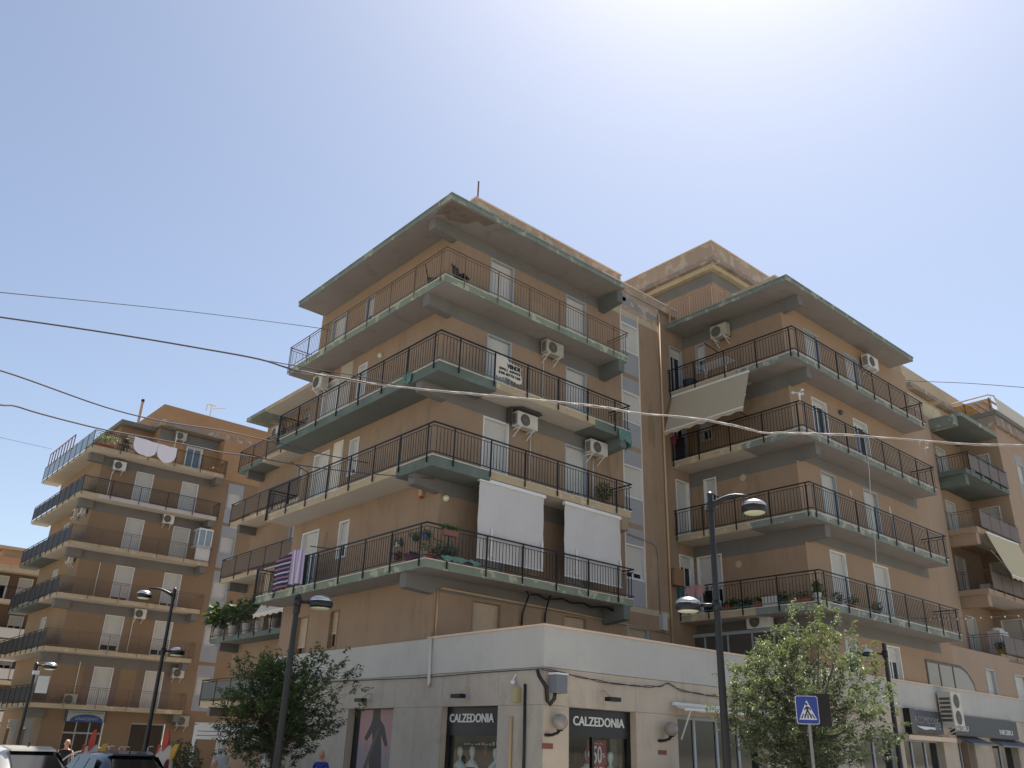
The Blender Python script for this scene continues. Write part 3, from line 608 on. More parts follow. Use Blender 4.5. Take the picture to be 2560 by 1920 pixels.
# ------------------------------------------------------------------ unseen houses behind the camera, added to bounce sunlight onto the shaded facades
def far_house(label, x0, x1, y0, y1, h, face, hue):
    o = thing('town_house', label, 'building', (x0, y0, GZ)); pl = (lambda u, d, z: (u, y1+d, z)) if face == 'y' else (lambda u, d, z: (x1+d, u, z)); a, b = (x0, x1) if face == 'y' else (y0, y1)
    hs = [(a+1.4+2.9*i, a+2.6+2.9*i, GZ+1.0+3.2*k, GZ+2.6+3.2*k) for i in range(int((b-a-2)/2.9)) for k in range(int(h/3.2))]
    m = MB(); wall(m, pl, a, b, GZ, GZ+h, hs); m.box(x0, x1, y0, y1, GZ+h, GZ+h+.4)
    m.build('wall', plaster('house_'+hue[1:], hue, var=.06), o)
    for q in hs: window(o, pl, *q, q[2]+.5, WHITEM)
far_house('unseen cream town house across the street with shuttered windows', -40, 12, -52, -40, 12.8, 'y', '#cfcabd')
far_house('unseen pale yellow town house closing the side of the square', -58, -46, -38, 24, 12.8, 'x', '#d0ccc2')
# ------------------------------------------------------------------ apartment building across the side street (left)
LX, LY = 1.0, 39.95
FL = {1: 3.87, 2: 7.07, 3: 10.27, 4: 13.5, 5: 16.75, 6: 19.9}
L = thing('apartment_building', 'orange brown apartment block across the side street with white sheets on its top terrace', 'building', (LX, LY, GZ))
qL, pL = PY(LY), PX(LX)
wq = []
for k in (1, 2, 3, 4, 5):
    f = FL[k]
    for a, b in ((3.34, 4.54), (6.55, 7.76)): wq.append((a, b, f+.03, f+2.32, {2: f+.5, 3: f+.35}.get(k), WHITEM))
    wq.append((9.98+.05, 11.12, f+.95, f+2.3, None, GREYM))
gz = [(2.31, 4.6, GZ, 3.1), (6.28, 8.46, GZ, 2.99)]
zq = [(9.98, 11.17, 3.9, 19.7, 2)]+[(9.98, 11.17, FL[k]-.25, FL[k]-.02, 0) for k in (2, 3, 4, 5)]+[(LX-2, 8.9, FL[k]-.9, FL[k]-.2, 1) for k in (2, 3, 4, 5, 6)]
for k in (1,): zq += [(2.76, 4.98, FL[1], FL[1]+2.35, 5), (6.0, 8.4, FL[1], FL[1]+2.35, 5)]
m = MB(); wall(m, qL, LX, 32, GZ, 20.0, [x[:4] for x in wq]+gz, zq)
OCD = plaster('taupe_panel', '#7c6a5c', var=.1); OCL = plaster('ochre_plaster_left', '#8c745a', var=.1); OCL2 = plaster('ochre_plaster_left_bright', '#a58260', var=.08)
m.build('wall', [OCL, GREYB, GREYS, CREAM, OCH_PEEL, OCD], L)
for u0, u1, z0, z1, zs, fm in wq: window(L, qL, u0, u1, z0, z1, zs, fm, SLAT)
wl2 = [(44.6, 45.8, FL[k]+.03, FL[k]+2.3, None if k % 2 else FL[k]+1.0, WHITEM) for k in (2, 3, 4, 5)]+[(43.5, 44.6, FL[1]+.03, FL[1]+2.3, None, WHITEM)]
gl2 = [(41.8, 44.0, GZ, 3.0), (45.6, 48.0, GZ, 3.0)]
m = MB(); wall(m, pL, LY, 49.95, GZ, 20.0, [x[:4] for x in wl2]+gl2); m.build('wall', [plaster('ochre_plaster_left_side', '#988064', var=.1)], L)
for u0, u1, z0, z1, zs, fm in wl2: window(L, pL, u0, u1, z0, z1, zs, fm)
SHUT = flat('grey_shop_shutter', '#8b8b86', .5, .2)
for u0, u1, z0, z1 in gl2:
    m = MB(); m.pbox(pL, u0, u1, -.25, -.2, z0, z1-.5); m.pbox(pL, u0, u1, -.25, -.05, z1-.5, z1)
    for i in range(10): m.pbox(pL, u0, u1, -.2, -.185, z0+.25*i, z0+.25*i+.2)
    m.build('shop_shutter', SHUT, L)
# ground floor door with grey glazing bars and the shaded shop window
m = MB()
for x in (2.31, 3.02, 3.8, 4.55): m.pbox(qL, x, x+.07, -.2, -.12, GZ, 3.1)
for z in (2.25, 1.05, GZ): m.pbox(qL, 2.31, 4.6, -.2, -.121, z, z+.09)
d_ = m.build('shop_door', GREYM, L); g = MB(); g.poly([qL(2.31, -.17, GZ), qL(4.6, -.17, GZ), qL(4.6, -.17, 3.1), qL(2.31, -.17, 3.1)]); g.build('pane', GLASS, d_)
m = MB(); m.pbox(qL, 6.28, 6.34, -.2, -.1, GZ, 2.99); m.pbox(qL, 8.4, 8.46, -.2, -.1, GZ, 2.99); m.pbox(qL, 6.34, 8.4, -.2, -.1, 2.92, 2.99); d_ = m.build('shop_window', GREYM, L); g = MB(); g.poly([qL(6.28, -.15, GZ), qL(8.46, -.15, GZ), qL(8.46, -.15, 2.99), qL(6.28, -.15, 2.99)]); g.build('pane', GLASSB, d_)
# blue and white shop sign with an arch
m = MB(); m.pbox(qL, 2.25, 4.62, .02, .14, 2.92, 3.62, 0); m.pbox(qL, 2.36, 4.52, .14, .15, 2.95, 3.56, 1)
arch = [(2.55, 2.95)]+[(3.5-.98*math.cos(math.pi*i/14), 2.95+.42*math.sin(math.pi*i/14)) for i in range(1, 14)]+[(4.46, 2.95)]
m.prism(qL, arch, .15, .156, 2)
sg = m.build('shop_sign', [flat('sign_blue_edge', '#39527a', .5), flat('sign_pale_face', '#a3ab9f', .5), flat('sign_blue', '#2c4a86', .5)], L)
text(sg, 'LINAZZHITI', qL, 2.85, 3.03, .22, flat('sign_pale_letters', '#9fb2c8', .5), .157, 1.3, .0)
text(sg, 'LAVASECCO CON OFFERTA LAVAGGIO', qL, 2.42, 3.44, .09, flat('sign_blue_edge', '#39527a', .5), .151, 2.04, .0)
# balconies
SC = flat('dark_balcony_screen', '#2b2a2c', .6); SG = flat('frosted_balcony_panel', '#7d8b93', .25)
for k in (1, 2, 3, 4, 5, 6):
    z = FL[k]; m = MB(); x0, y0, yb, xe = -.11, 38.84, 50.9, 9.0
    a0 = 45 if k == 4 else 43 if k == 3 else 60
    for a, b, c in ((y0, min(a0, yb), 0), (min(a0, yb), yb, 4)):
        if b > a: m.box(x0, LX, a, b, z-.26, z, c); m.poly([(x0, a, z-.263), (LX, a, z-.263), (LX, b, z-.263), (x0, b, z-.263)], 5 if c else 1)
    c = 2 if k == 5 else 0
    m.box(LX, xe, y0, LY, z-.26, z, c); m.poly([(LX, y0, z-.263), (xe, y0, z-.263), (xe, LY, z-.263), (LX, LY, z-.263)], 1)
    s = m.build('balcony', [EDGE, SOFFW, plaster('pale_balcony_edge', '#bdb4aa', var=.1), SOFFW, GREEN, SOFFG], L)
    yy = [38.8+1.35*i for i in range(1, 10)]
    ir = BLACK if k in (5, 6) else RUST
    railing(s, [(-.15, 38.8), (9.1, 38.8), (9.1, LY)], z, [(-.15+1.85*i+.0, 38.8) for i in range(1, 6)]+[(-.13, 38.8)], ir, sp=.12)
    railing(s, [(-.15, 51.0), (-.15, 38.8)], z, [(-.15, y) for y in yy], BLACK, bars=False, panel=SG if k == 6 else SC)
    for bb in ((.08, LX, 39.7, 40.2, z-.8, z-.264), (8.55, 8.95, 39.0, LY, z-.72, z-.264)): b = MB(); b.box(*bb); b.build('beam', GREYB, L)
# attic
m = MB(); m.box(2.3, 4.6, 42.2, 50, 19.9, 22.85, 0); m.box(2.05, 4.75, 41.6, 50, 22.75, 23.05, 1); m.box(4.6, 32, 41.0, 50, 19.9, 22.9, 2); m.box(4.62, 32, 40.985, 41, 22.1, 22.9, 1); m.box(4.4, 32, 40.3, 50, 23.0, 23.4, 3); m.box(4.55, 32, 40.7, 50, 22.9, 23.0, 1)
m.box(4.7, 32, 41.5, 50, 23.4, 24.95, 2); m.box(9.1, 32, LY-.01, 41.0, 19.9, 22.9, 2)
m.build('attic', [OCL, GREYB, OCL2, CORN], L)
qK = PY(40.8)
window(L, qK, 6.7, 7.9, 19.95, 22.09, 21.9, WHITEM, gm=glassy('lace_curtain_glass', '#5f6f7a', .2)); 
m = MB(); K2 = PY(42.2); m.pbox(K2, 2.85, 3.55, .002, .05, 20.0, 22.2, 0); m.pbox(K2, 3.58, 4.3, .002, .04, 21.3, 22.1, 1); m.build('terrace_door', [SLATC, GLASS], L)
m = MB(); m.tube([(3.55, 43, 23.05), (3.55, 43, 25.2)], .1, 8, 0); m.tube([(3.55, 43, 25.2), (3.55, 43, 25.4)], .12, 8, 1); m.build('chimney', [flat('pink_flue', '#c39a86', .7), BLACK], L)
m = MB()
for x in (1.95, 4.9):
    pass
for x, z0, z1 in ((1.75, 16.8, 18.7), (5.1, 7.1, 9.3), (2.3, 10.3, 12.6), (2.45, 3.9, 6.4), (5.5, 19.95, 22.4)):
    m.tube([(x, LY-.04, z0), (x, LY-.04, z1)], .03, 6)
m.build('condensate_pipe', PIPEW, L)
# red framed wind screen along the terrace edge
m = MB()
for i in range(9): y = 44.3+.8*i; m.box(-.1, -.04, y, y+.06, FL[6]+1.0, FL[6]+2.1, 0)
m.box(-.1, -.04, 44.3, 50.8, FL[6]+2.05, FL[6]+2.1, 0); s_ = m.build('wind_screen', flat('red_frame', '#8d5b52', .6), L)
# glazed box on the fourth floor balcony
m = MB(); VB = PY(38.86); z = FL[4]
m.box(8.0, 9.0, 38.86, LY, z+1.02, z+1.1); m.box(8.0, 9.0, 38.86, LY, z+2.2, z+2.3)
for x in (8.0, 8.47, 8.94): m.box(x, x+.06, 38.86, 38.92, z+1.1, z+2.2)
m.box(8.0, 8.06, 39.4, 39.46, z+1.1, z+2.2); m.box(8.0, 9.0, 38.9, 38.93, z+.05, z+1.02)
bx = m.build('glazed_box', WHITEM, L); g = MB(); g.box(8.03, 8.97, 38.89, LY-.01, z+1.1, z+2.2); g.build('pane', flat('blue_grey_pane', '#8797a1', .1), bx)

# ------------------------------------------------------------------ far left building
FFy = 62.0
E_ = thing('apartment_building', 'distant low apartment block with red band under its white roof edge at far left', 'building', (-8, FFy, GZ))
qE = PY(FFy)
we = []
for f in (-.4, 2.8, 6.0, 9.1, 12.2):
    for x in (-9.2, -7.4, -5.4, -3.4, -1.6, .35, 2.2, 4.3): we.append((x, x+1.1, f+.05, f+2.0))
we = [x for x in we if x[2] > GZ and x[3] < 14.3]
m = MB(); wall(m, qE, -14, 8, GZ, 14.45, we); m.build('wall', plaster('brown_render', '#6b5648', var=.1), E_)
for i, x in enumerate(we): window(E_, qE, *x, x[2]+(1.2 if i % 3 else .3), WHITEM)
m = MB(); m.box(-14.5, 8.5, FFy-1.2, FFy+8, 14.45, 14.85, 0); m.box(-14, 8, FFy-.2, FFy+8, 14.85, 15.75, 1); m.box(-14.5, 8.5, FFy-1.3, FFy-1.2, 14.82, 14.9, 0); m.build('roof_slab', [CREAM, flat('red_orange_band', '#9d7a62', .9, var=.1)], E_)
m = MB(); m.box(.7, 5, FFy+1, FFy+5, 15.75, 16.5); m.box(.2, 5.4, FFy+.5, FFy+5.4, 16.5, 16.75); m.build('roof_hut', CREAM, E_)
for f in (2.8, 6.0, 9.1, 12.2):
    m = MB(); m.box(-13, 7.5, FFy-1.3, FFy, f-.3, f); s = m.build('balcony', CREAM, E_); railing(s, [(-13, FFy-1.28), (7.5, FFy-1.28)], f, [(-13+1.6*i, FFy-1.28) for i in range(13)], BLACK, bars=False, panel=flat('white_balcony_panel', '#c7c3ba', .6) if f < 12 else None)

# ------------------------------------------------------------------ far right building
Q = thing('apartment_building', 'haze-paled ochre apartment block at right with loggias, striped awning and bamboo roof shelter', 'building', (31.3, -2, GZ))
q1, q2, q3, p3 = PY(-2.05), PY(-1.3), PY(-3.4), PX(37.1)
m = MB(); wall(m, q1, 25, 31.3, GZ, 19.6); m.poly([(31.3, -2.05, GZ), (31.3, -1.3, GZ), (31.3, -1.3, 19.6), (31.3, -2.05, 19.6)])
w2 = [(33.55, 34.75, F[k]+.03, F[k]+2.25, None, WHITEM) for k in (1, 2, 3, 4, 5)]
wall(m, q2, 31.3, 37.1, GZ, 19.6, [x[:4] for x in w2]); 
w3 = [(-2.8, -1.68, F[k]+.03, F[k]+2.35, F[k]+1.5 if k in (3, 5) else None, WHITEM) for k in (1, 2, 3, 4, 5)]
wall(m, p3, -3.4, -1.3, GZ, 19.6, [x[:4] for x in w3])
w4 = [(39.3, 40.5, F[k]+.95, F[k]+2.25, None, GREYM) for k in (1, 2, 3, 4, 5)]
wall(m, q3, 37.1, 60, GZ, 20.3, [x[:4] for x in w4], [(39.3, 40.5, 4.2, 19.2, 1)]+[(39.3, 40.5, F[k]-.22, F[k]-.02, 0) for k in (2, 3, 4, 5)])
OCR = plaster('ochre_far_right_hazed', '#a58e78', var=.07)  # plaster mildly paled: veiling glare over this block put into its colour
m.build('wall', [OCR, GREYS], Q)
for u0, u1, z0, z1, zs, fm in w2: window(Q, q2, u0, u1, z0, z1, zs, fm)
for u0, u1, z0, z1, zs, fm in w3: window(Q, p3, u0, u1, z0, z1, zs, fm, gm=GLASSB)
for u0, u1, z0, z1, zs, fm in w4: window(Q, q3, u0, u1, z0, z1, zs, fm)
def boxes(name, mats, *bs):
    m = MB()
    for b in bs: m.box(*b)
    return m.build(name, mats, Q)
boxes('cornice', [CORN, CREAM, GREYB], (36.9, 60, -3.6, 2, 20.3, 20.9, 0), (36.8, 60, -3.75, 2, 20.9, 21.15, 2))
boxes('roof_slab', [FASC, SOFFG], (31.9, 36.8, -3.55, -1.3, 19.45, 19.68, 0), (31.92, 36.75, -3.5, -1.3, 19.44, 19.452, 1))
boxes('beam', FASC, (31.35, 31.9, -3.3, -1.4, 18.9, 19.45))
boxes('attic', [OCH_PEEL, CREAM, CORN, CAP], (25, 33.5, -1.9, 6, 19.6, 20.6, 1), (31.0, 42, -1.2, 6, 20.6, 21.7, 1), (30.9, 42, -1.6, 6, 21.5, 21.75, 2), (31.2, 42, -1.1, 6, 21.75, 23.1, 1))
boxes('attic', [OCH_PEEL, CREAM], (26.4, 31.2, -.8, 6, 20.6, 22.9, 0))
for k in (1, 2, 3, 4, 5):
    z = F[k]; m = MB(); c = 0 if k in (1, 5) else 2
    m.box(31.35, 37.08, -3.46, -2.05, z-.26, z, c); m.poly([(31.36, -3.45, z-.263), (37.07, -3.45, z-.263), (37.07, -2.05, z-.263), (31.36, -2.05, z-.263)], c+1); m.box(31.32, 37.08, -2.05, -1.3, z-.26, z, c)
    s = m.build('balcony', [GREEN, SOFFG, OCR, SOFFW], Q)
    railing(s, [(31.32, -2.05), (31.95, -2.05), (31.95, -3.5)], z, [(31.95, -2.1), (31.95, -3.46)], BLACK if k == 5 else RUST, sp=.14)
    railing(s, [(31.95, -3.5), (37.05, -3.5)], z, [(33.2, -3.5), (34.5, -3.5), (35.8, -3.5)], BLACK if k == 5 else RUST, bars=False, panel=flat('grey_brown_screen', '#6c625b', .7))
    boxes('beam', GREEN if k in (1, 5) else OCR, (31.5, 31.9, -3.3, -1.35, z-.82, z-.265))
# bamboo roof shelter and white corrugated screen on the roof edge
m = MB()
for i in range(15):
    y = -3.3+i*.42
    m.tube([(37.5, y, 22.05), (44.5, y, 22.15)], .07, 6, 0)
for i in range(12): m.tube([(37.4, -3.4+.0, 21.2+.085*i), (37.4, 2.6, 21.2+.085*i)], .036, 6, 0)
for y in (-3.3, -1.9, -.4, 1.2): m.tube([(37.36, y, 21.15), (37.36, y, 22.2)], .03, 6, 1)
m.build('bamboo_shelter', [flat('bamboo', '#b08a52', .7, var=.3, sc=5), RUST], Q)
m = MB()
for i in range(40):
    x = 37.45+i*.3; m.poly([(x, -3.62, 21.16), (x+.15, -3.68, 21.16), (x+.15, -3.68, 22.1), (x, -3.62, 22.1)]); m.poly([(x+.15, -3.68, 21.16), (x+.3, -3.62, 21.16), (x+.3, -3.62, 22.1), (x+.15, -3.68, 22.1)])
m.build('corrugated_screen', flat('white_corrugated', '#cfc7b8', .5), Q)
m = MB(); m.tube([(37.3, 2, 22.3), (37.3, -3.3, 22.35), (37.35, -3.62, 22.2), (37.35, -3.66, 21.9)], .05, 6); m.build('rail_pipe', PIPEW, Q)
# arched recess in the lower wall between the towers
qa = PY(YB-.002); m = MB(); m.prism(PY(YB), [(22.3, 5.12), (22.3, 6.1), (25.6, 6.1), (26.2, 5.9), (26.7, 5.5), (26.85, 5.12)], .001, .03, 0); m.prism(PY(YB), [(22.38, 5.12), (22.38, 5.98), (25.5, 5.98), (26.1, 5.8), (26.5, 5.45), (26.7, 5.12)], .03, .04, 1)
for x in (23.4, 24.7): m.pbox(PY(YB), x, x+.06, .04, .06, 5.12, 5.98, 0)
m.build('arched_window', [flat('brown_frame', '#5a4a40', .6), flat('dull_pane', '#7d7264', .15)], B)
w5 = [(28.2, 29.2, 4.9, 6.2), (31.5, 33.0, 4.9, 6.2)]
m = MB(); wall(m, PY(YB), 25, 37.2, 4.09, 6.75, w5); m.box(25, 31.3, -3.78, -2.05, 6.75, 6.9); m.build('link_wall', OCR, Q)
for x in w5:
    window(Q, PY(YB), *x, None, GREYM, SLAT)
# ------------------------------------------------------------------ air conditioners
def make_ac(label, loc, rz, wd=.86, h=.58, dp=.3, fans=1, brackets=True, group='air conditioner units'):
    """outdoor unit: front faces local -Y, back against the wall at local y=0, base at z=0"""
    o = thing('air_conditioner', label, 'air conditioner', loc, rz, group, local=True)
    m = MB(); y0, y1 = -dp-.12, -.12; e = .012
    m.hexa([(-wd/2+e, y0, 0), (wd/2-e, y0, 0), (wd/2, y1, 0), (-wd/2, y1, 0), (-wd/2+e, y0, h), (wd/2-e, y0, h), (wd/2, y1, h), (-wd/2, y1, h)])
    m.box(-wd/2-.004, wd/2+.004, y0-.004, y1, h, h+.018); m.build('casing', CASES[len(label) % 3], o, local=True)
    for i in range(fans):
        zc = h*(i+.5)/fans; xc = -wd*.13 if fans == 1 else .0; r = min(h/fans*.43, wd*.33)
        g = MB(); n = 20
        g.poly([(xc+r*math.cos(2*math.pi*j/n), y0-.003, zc+r*math.sin(2*math.pi*j/n)) for j in range(n)], 0)
        for q in (1., .75, .5, .28):
            for j in range(n):
                a, b = 2*math.pi*j/n, 2*math.pi*(j+1)/n
                g.poly([(xc+r*q*math.cos(a), y0-.014, zc+r*q*math.sin(a)), (xc+r*q*math.cos(b), y0-.014, zc+r*q*math.sin(b)), (xc+(r*q-.013)*math.cos(b), y0-.014, zc+(r*q-.013)*math.sin(b)), (xc+(r*q-.013)*math.cos(a), y0-.014, zc+(r*q-.013)*math.sin(a))], 1)
        for j in range(5):
            a = 2*math.pi*j/5; g.poly([(xc, y0-.006, zc), (xc+r*.9*math.cos(a), y0-.006, zc+r*.9*math.sin(a)), (xc+r*.9*math.cos(a+.7), y0-.008, zc+r*.9*math.sin(a+.7))], 2)
        g.poly([(xc+.05*math.cos(2*math.pi*j/8), y0-.016, zc+.05*math.sin(2*math.pi*j/8)) for j in range(8)], 1)
        g.build('fan_grille', [CASED, FAN, CASED], o, local=True)
    s = MB()
    for i in range(6): s.box(-wd/2-.006, -wd/2+.004, y0+.05, y1-.04, h*.12+i*h*.13, h*.2+i*h*.13)
    s.build('side_grille', CASED, o, local=True)
    if brackets:
        for x in (-wd*.32, wd*.32):
            b = MB(); b.box(x-.02, x+.02, y0, -.0, -.05, -.002); b.bar((x, -.01, -.3), (x, y0+.06, -.04), .015); b.build('bracket', WHITEM, o, local=True)
    return o
NY, NX = 0., R(-90)
ACS = [((5.62, YA, 15.58), NY, 'outdoor air conditioner between two doors beside the banner balcony', .88, .5),
 ((4.36, YA, 12.36), NY, 'outdoor air conditioner under a dark hood right of the white framed door', .95, .5),
 ((7.95, YA, 12.3), NY, 'outdoor air conditioner under the green net corner, above the bushy balcony plant', .92, .48),
 ((XA, 9.5, 15.42), NX, 'outdoor air conditioner at the far left end of the corner tower', .8, .55),
 ((XB, -1.02, 18.58), NX, 'outdoor air conditioner high under the roof of the right tower, left face', .82, .56),
 ((20.85, YB, 18.45), NY, 'outdoor air conditioner under the right tower roof beside the last door', .95, .55),
 ((LX+1.05, LY, 18.8), NY, 'air conditioner under the sheet hung terrace of the left block', .84, .58),
 ((5.98, LY, 15.85), NY, 'air conditioner left of the white glazed box on the left block', .76, .58),
 ((6.06, 41.0, 22.25), NY, 'air conditioner beside the top terrace door of the left block', .82, .58),
 ((5.37, LY, 9.35), NY, 'air conditioner right of a white framed window, left block second floor', .76, .58),
 ((8.57, LY, 5.88), NY, 'air conditioner behind the left street lamp pole, left block first floor', .8, .58),
 ((9.41, LY, 2.92), NY, 'air conditioner on the ground floor wall of the left block', .86, .62),
 ((2.2, LY-.1, FL[1]), NY, 'air conditioner standing on the lowest balcony of the left block', .78, .58),
 ((LX, 41.0, 15.7), NX, 'nearer of two air conditioners round the corner of the left block', .8, .6),
 ((LX, 42.6, 15.7), NX, 'farther of two air conditioners round the corner of the left block', .8, .6),
 ((LX, 41.2, 12.5), NX, 'single air conditioner under the green ended balcony, left block corner', .8, .6),
 ((XW, 23.0, 17.9), NX, 'air conditioner on the set back wing behind the corner tower', .8, .56)]
for loc, rz, lab, wd, h in ACS: make_ac(lab, loc, rz, wd, h)
make_ac('air conditioner sitting on the veranda roof beside the street lamp pole', (XB-.1, -1.85, 6.5), NX, .95, .5, brackets=False)
make_ac('air conditioner on the shop wall half hidden by the sunlit tree', (9.2, YP+.1, 3.35), NY, .9, .6)
make_ac('tall twin fan cooling unit mounted between the two dark shop signs', (23.05, YP, 3.6), NY, .95, 1.22, .5, 2)
make_ac('twin fan cooling unit at the right edge of the shop row', (32.6, YP, 3.55), NY, .95, 1.3, .5, 2)
m = MB(); m.hexa([(3.9, YA-.55, 12.95), (4.95, YA-.55, 12.95), (4.95, YA, 12.95), (3.75, YA, 12.95), (4.05, YA-.5, 13.04), (4.85, YA-.5, 13.04), (4.95, YA, 13.05), (3.75, YA, 13.05)]); m.box(3.72, 3.76, YA-.3, YA, 12.45, 13.0)
tag(m.build('hood', flat('dark_hood', '#4b4a48', .6)), 'dark metal hood over the air conditioner beside the white framed door', 'hood')

# ------------------------------------------------------------------ blinds, awnings, banner
def blind(label, x0, x1, zt, zb, y):
    o = thing('roller_blind', label, 'blind', ((x0+x1)/2, y, zt), 0, 'white roller blinds'); m = MB()
    n = 10
    for i in range(n):
        for j in range(8):
            f_ = lambda a, b: (x0+.04+(x1-x0-.08)*a/n, y-.03+.02*math.sin(a*1.3+b*.5)+.012*math.sin(b*1.9), zt-.06-(zt-.06-zb)*b/8)
            m.poly([f_(i, j), f_(i+1, j), f_(i+1, j+1), f_(i, j+1)])
    m.build('cloth', plaster('blind_cloth', '#c4c1be', var=.03, streak=.06, grime='#b5b1ac'), o, smooth=True)
    h = MB(); h.box(x0, x1, y-.08, y+.05, zt-.08, zt+.03); h.build('cassette', WHITEM, o)
    b = MB(); b.bar((x0+.03, y-.03, zb), (x1-.03, y-.03, zb), .018); b.build('bottom_bar', WHITEM, o)
    for x in (x0+.55, x1-.14):
        a = MB(); a.box(x-.022, x+.022, y-.1, y-.06, zb+.1, zb+.95); a.build('arm', WHITEM, o)
    return o
blind('large white roller blind hung nearer the corner, second floor balcony', 1.9, 4.72, 9.9, 7.44, .12)
blind('narrower white roller blind at the right end of the second floor balcony', 5.6, 8.46, 9.9, 7.44, .12)
def awning(name, label, a, b, c, d, mat, fringe=.18, seed=1):
    """sloping cloth from top edge a-b to front edge d-c with a scalloped valance"""
    o = thing(name, label, 'awning', a); m = MB(); a, b, c, d = map(Vector, (a, b, c, d)); n = 24
    P_ = lambda s, t: (a*(1-s)+b*s)*(1-t)+(d*(1-s)+c*s)*t+Vector((0, 0, -.05*math.sin(math.pi*t)))
    for i in range(n):
        for j in range(6): m.poly([P_(i/n, j/6), P_((i+1)/n, j/6), P_((i+1)/n, (j+1)/6), P_(i/n, (j+1)/6)])
    m.build('cloth', mat, o, smooth=True); v = MB()
    for i in range(n):
        z0 = fringe*(.8+.2*math.cos(i*math.pi/2)); z1 = fringe*(.8+.2*math.cos((i+1)*math.pi/2)); p, q = P_(i/n, 1), P_((i+1)/n, 1)
        v.poly([p, q, q-Vector((0, 0, z1)), p-Vector((0, 0, z0))])
    v.build('valance', mat, o); h = MB(); h.bar(d, c, .025); h.bar(a, b, .04); h.build('front_bar', WHITEM, o)
    h = MB()
    for s in (.06, .94):
        p = P_(s, 0)-Vector((0, 0, .9)); h.bar(p, P_(s, 1), .014)
    h.build('arm', WHITEM, o); return o
awning('awning', 'large plain beige awning let down over a balcony of the right tower', (12.82, .95, 16.14), (12.82, -2.85, 16.12), (11.9, -3.05, 14.3), (11.9, .7, 14.25), flat('beige_awning', '#b5a68c', .9))
STR = stripes('striped_awning', ['#cfc3a0', '#bdae8c'], 3.0, 0)
awning('awning', 'cream striped awning sloping from a loggia of the far right block', (32.25, -3.52, 13.15), (36.5, -3.52, 13.25), (36.6, -4.3, 10.95), (32.35, -4.3, 10.9), STR)
awning('awning', 'small cream awning over the plant filled balcony behind the corner tower', (4.75, 20.0, 8.55), (4.75, 16.2, 8.55), (4.1, 16.0, 7.75), (4.1, 19.6, 7.7), flat('cream_awning', '#d5cbb4', .9))
o = awning('awning', 'cream retractable awning rolled above the grey glazed shop front', (5.9, YP-.12, 3.5), (10.6, YP-.12, 3.5), (10.6, YP-.5, 3.36), (5.9, YP-.5, 3.36), flat('shop_awning', '#d0c4ae', .8), .06)
def banner():
    o = thing('sale_banner', 'torn white banner with black phone numbers tied to a balcony railing', 'banner', (2.26, -.06, 13.42)); m = MB(); n = 12
    y = -.05
    for i in range(n):
        for j in range(6):
            def f_(a, b):
                x = 2.27+1.13*a/n-(.03*math.sin(b) if a == n else 0); top = 14.24 if a < 6 else 14.12-.01*(a-6); bot = 13.5-.03*math.sin(a*.9)-(.05 if a > 9 else 0)
                return (x, y+.004*math.sin(a*1.1+b*.3), top+(bot-top)*b/6)
            m.poly([f_(i, j), f_(i+1, j), f_(i+1, j+1), f_(i, j+1)])
    m.build('sheet', plaster('banner_cloth', '#cfc8b9', var=.05, grime='#b5a795'), o)
    K = flat('banner_ink', '#1d1f22', .8); pl = lambda u, d, z: (u, y-d, z)
    t = text(o, 'VENDE', pl, 2.74, 13.9, .2, K, .012, .6, .012, 'headline', ext=.001)
    text(o, '0931 69993', pl, 2.4, 13.75, .12, K, .012, .94, .006, 'phone_number', ext=.001); text(o, '338 8775120', pl, 2.38, 13.6, .12, K, .012, .97, .006, 'phone_number', ext=.001)
banner()

# ------------------------------------------------------------------ laundry
def cloth(name, label, cat, a, b, drop, mat, seed, group=None, wave=.03, foot=0., nx=14, ny=9, shape=None):
    rg = random.Random(seed); ph = [rg.uniform(0, 6) for _ in range(3)]; a, b = Vector(a), Vector(b); m = MB(); d = (b-a); nrm = Vector((-d.y, d.x, 0)).normalized()
    def f_(i, j):
        s, t = i/nx, j/ny; q = a+d*s+nrm*wave*(math.sin(s*9+ph[0])*t+.5*math.sin(s*17+ph[1]+t*2)*t)
        dz = drop*(shape(s) if shape else 1)*t
        return (q.x, q.y, q.z-dz+.015*math.sin(s*11+ph[2]))
    for i in range(nx):
        for j in range(ny): m.poly([f_(i, j), f_(i+1, j), f_(i+1, j+1), f_(i, j+1)])
    return tag(m.build(name, mat, smooth=True, org=tuple(a)), label, cat, group)
cloth('towel', 'dark striped beach towel with red top hung over the second floor railing', 'towel', (-.08, 9.22, 8.22), (-.08, 8.02, 8.38), 1.15, stripes('striped_towel', ['#2a2740', '#2a2740', '#b9b3c4', '#2a2740', '#3a2f4f', '#a06a7c'], 3.1, 2), 1)
cloth('towel', 'pale lilac towel hung beside the dark striped one', 'towel', (-.1, 7.95, 8.42), (-.1, 7.0, 8.36), 1.2, stripes('lilac_towel', ['#b3a3b8', '#8e7f9c', '#c9bccb', '#a392ad'], 2.2, 1), 2, wave=.05)
cloth('towel', 'blue towel edge showing between the striped and lilac towels', 'towel', (-.05, 8.1, 8.25), (-.05, 7.85, 8.3), 1.1, flat('blue_towel', '#34547e', .9), 3)
SHT2 = flat('white_sheet', '#e6dfe4', .85)
hump = lambda s: .5+.5*math.sin(math.pi*min(1, max(0, s)))**.45
cloth('bed_sheet', 'left of two white sheets drooping from the top terrace railing', 'laundry', (2.35, 38.6, 21.05), (3.95, 38.6, 20.95), 1.15, SHT2, 4, shape=hump, wave=.05)
cloth('bed_sheet', 'right of two white sheets drooping from the top terrace railing', 'laundry', (3.97, 38.6, 20.95), (5.3, 38.6, 20.9), 1.2, SHT2, 5, shape=hump, wave=.05)
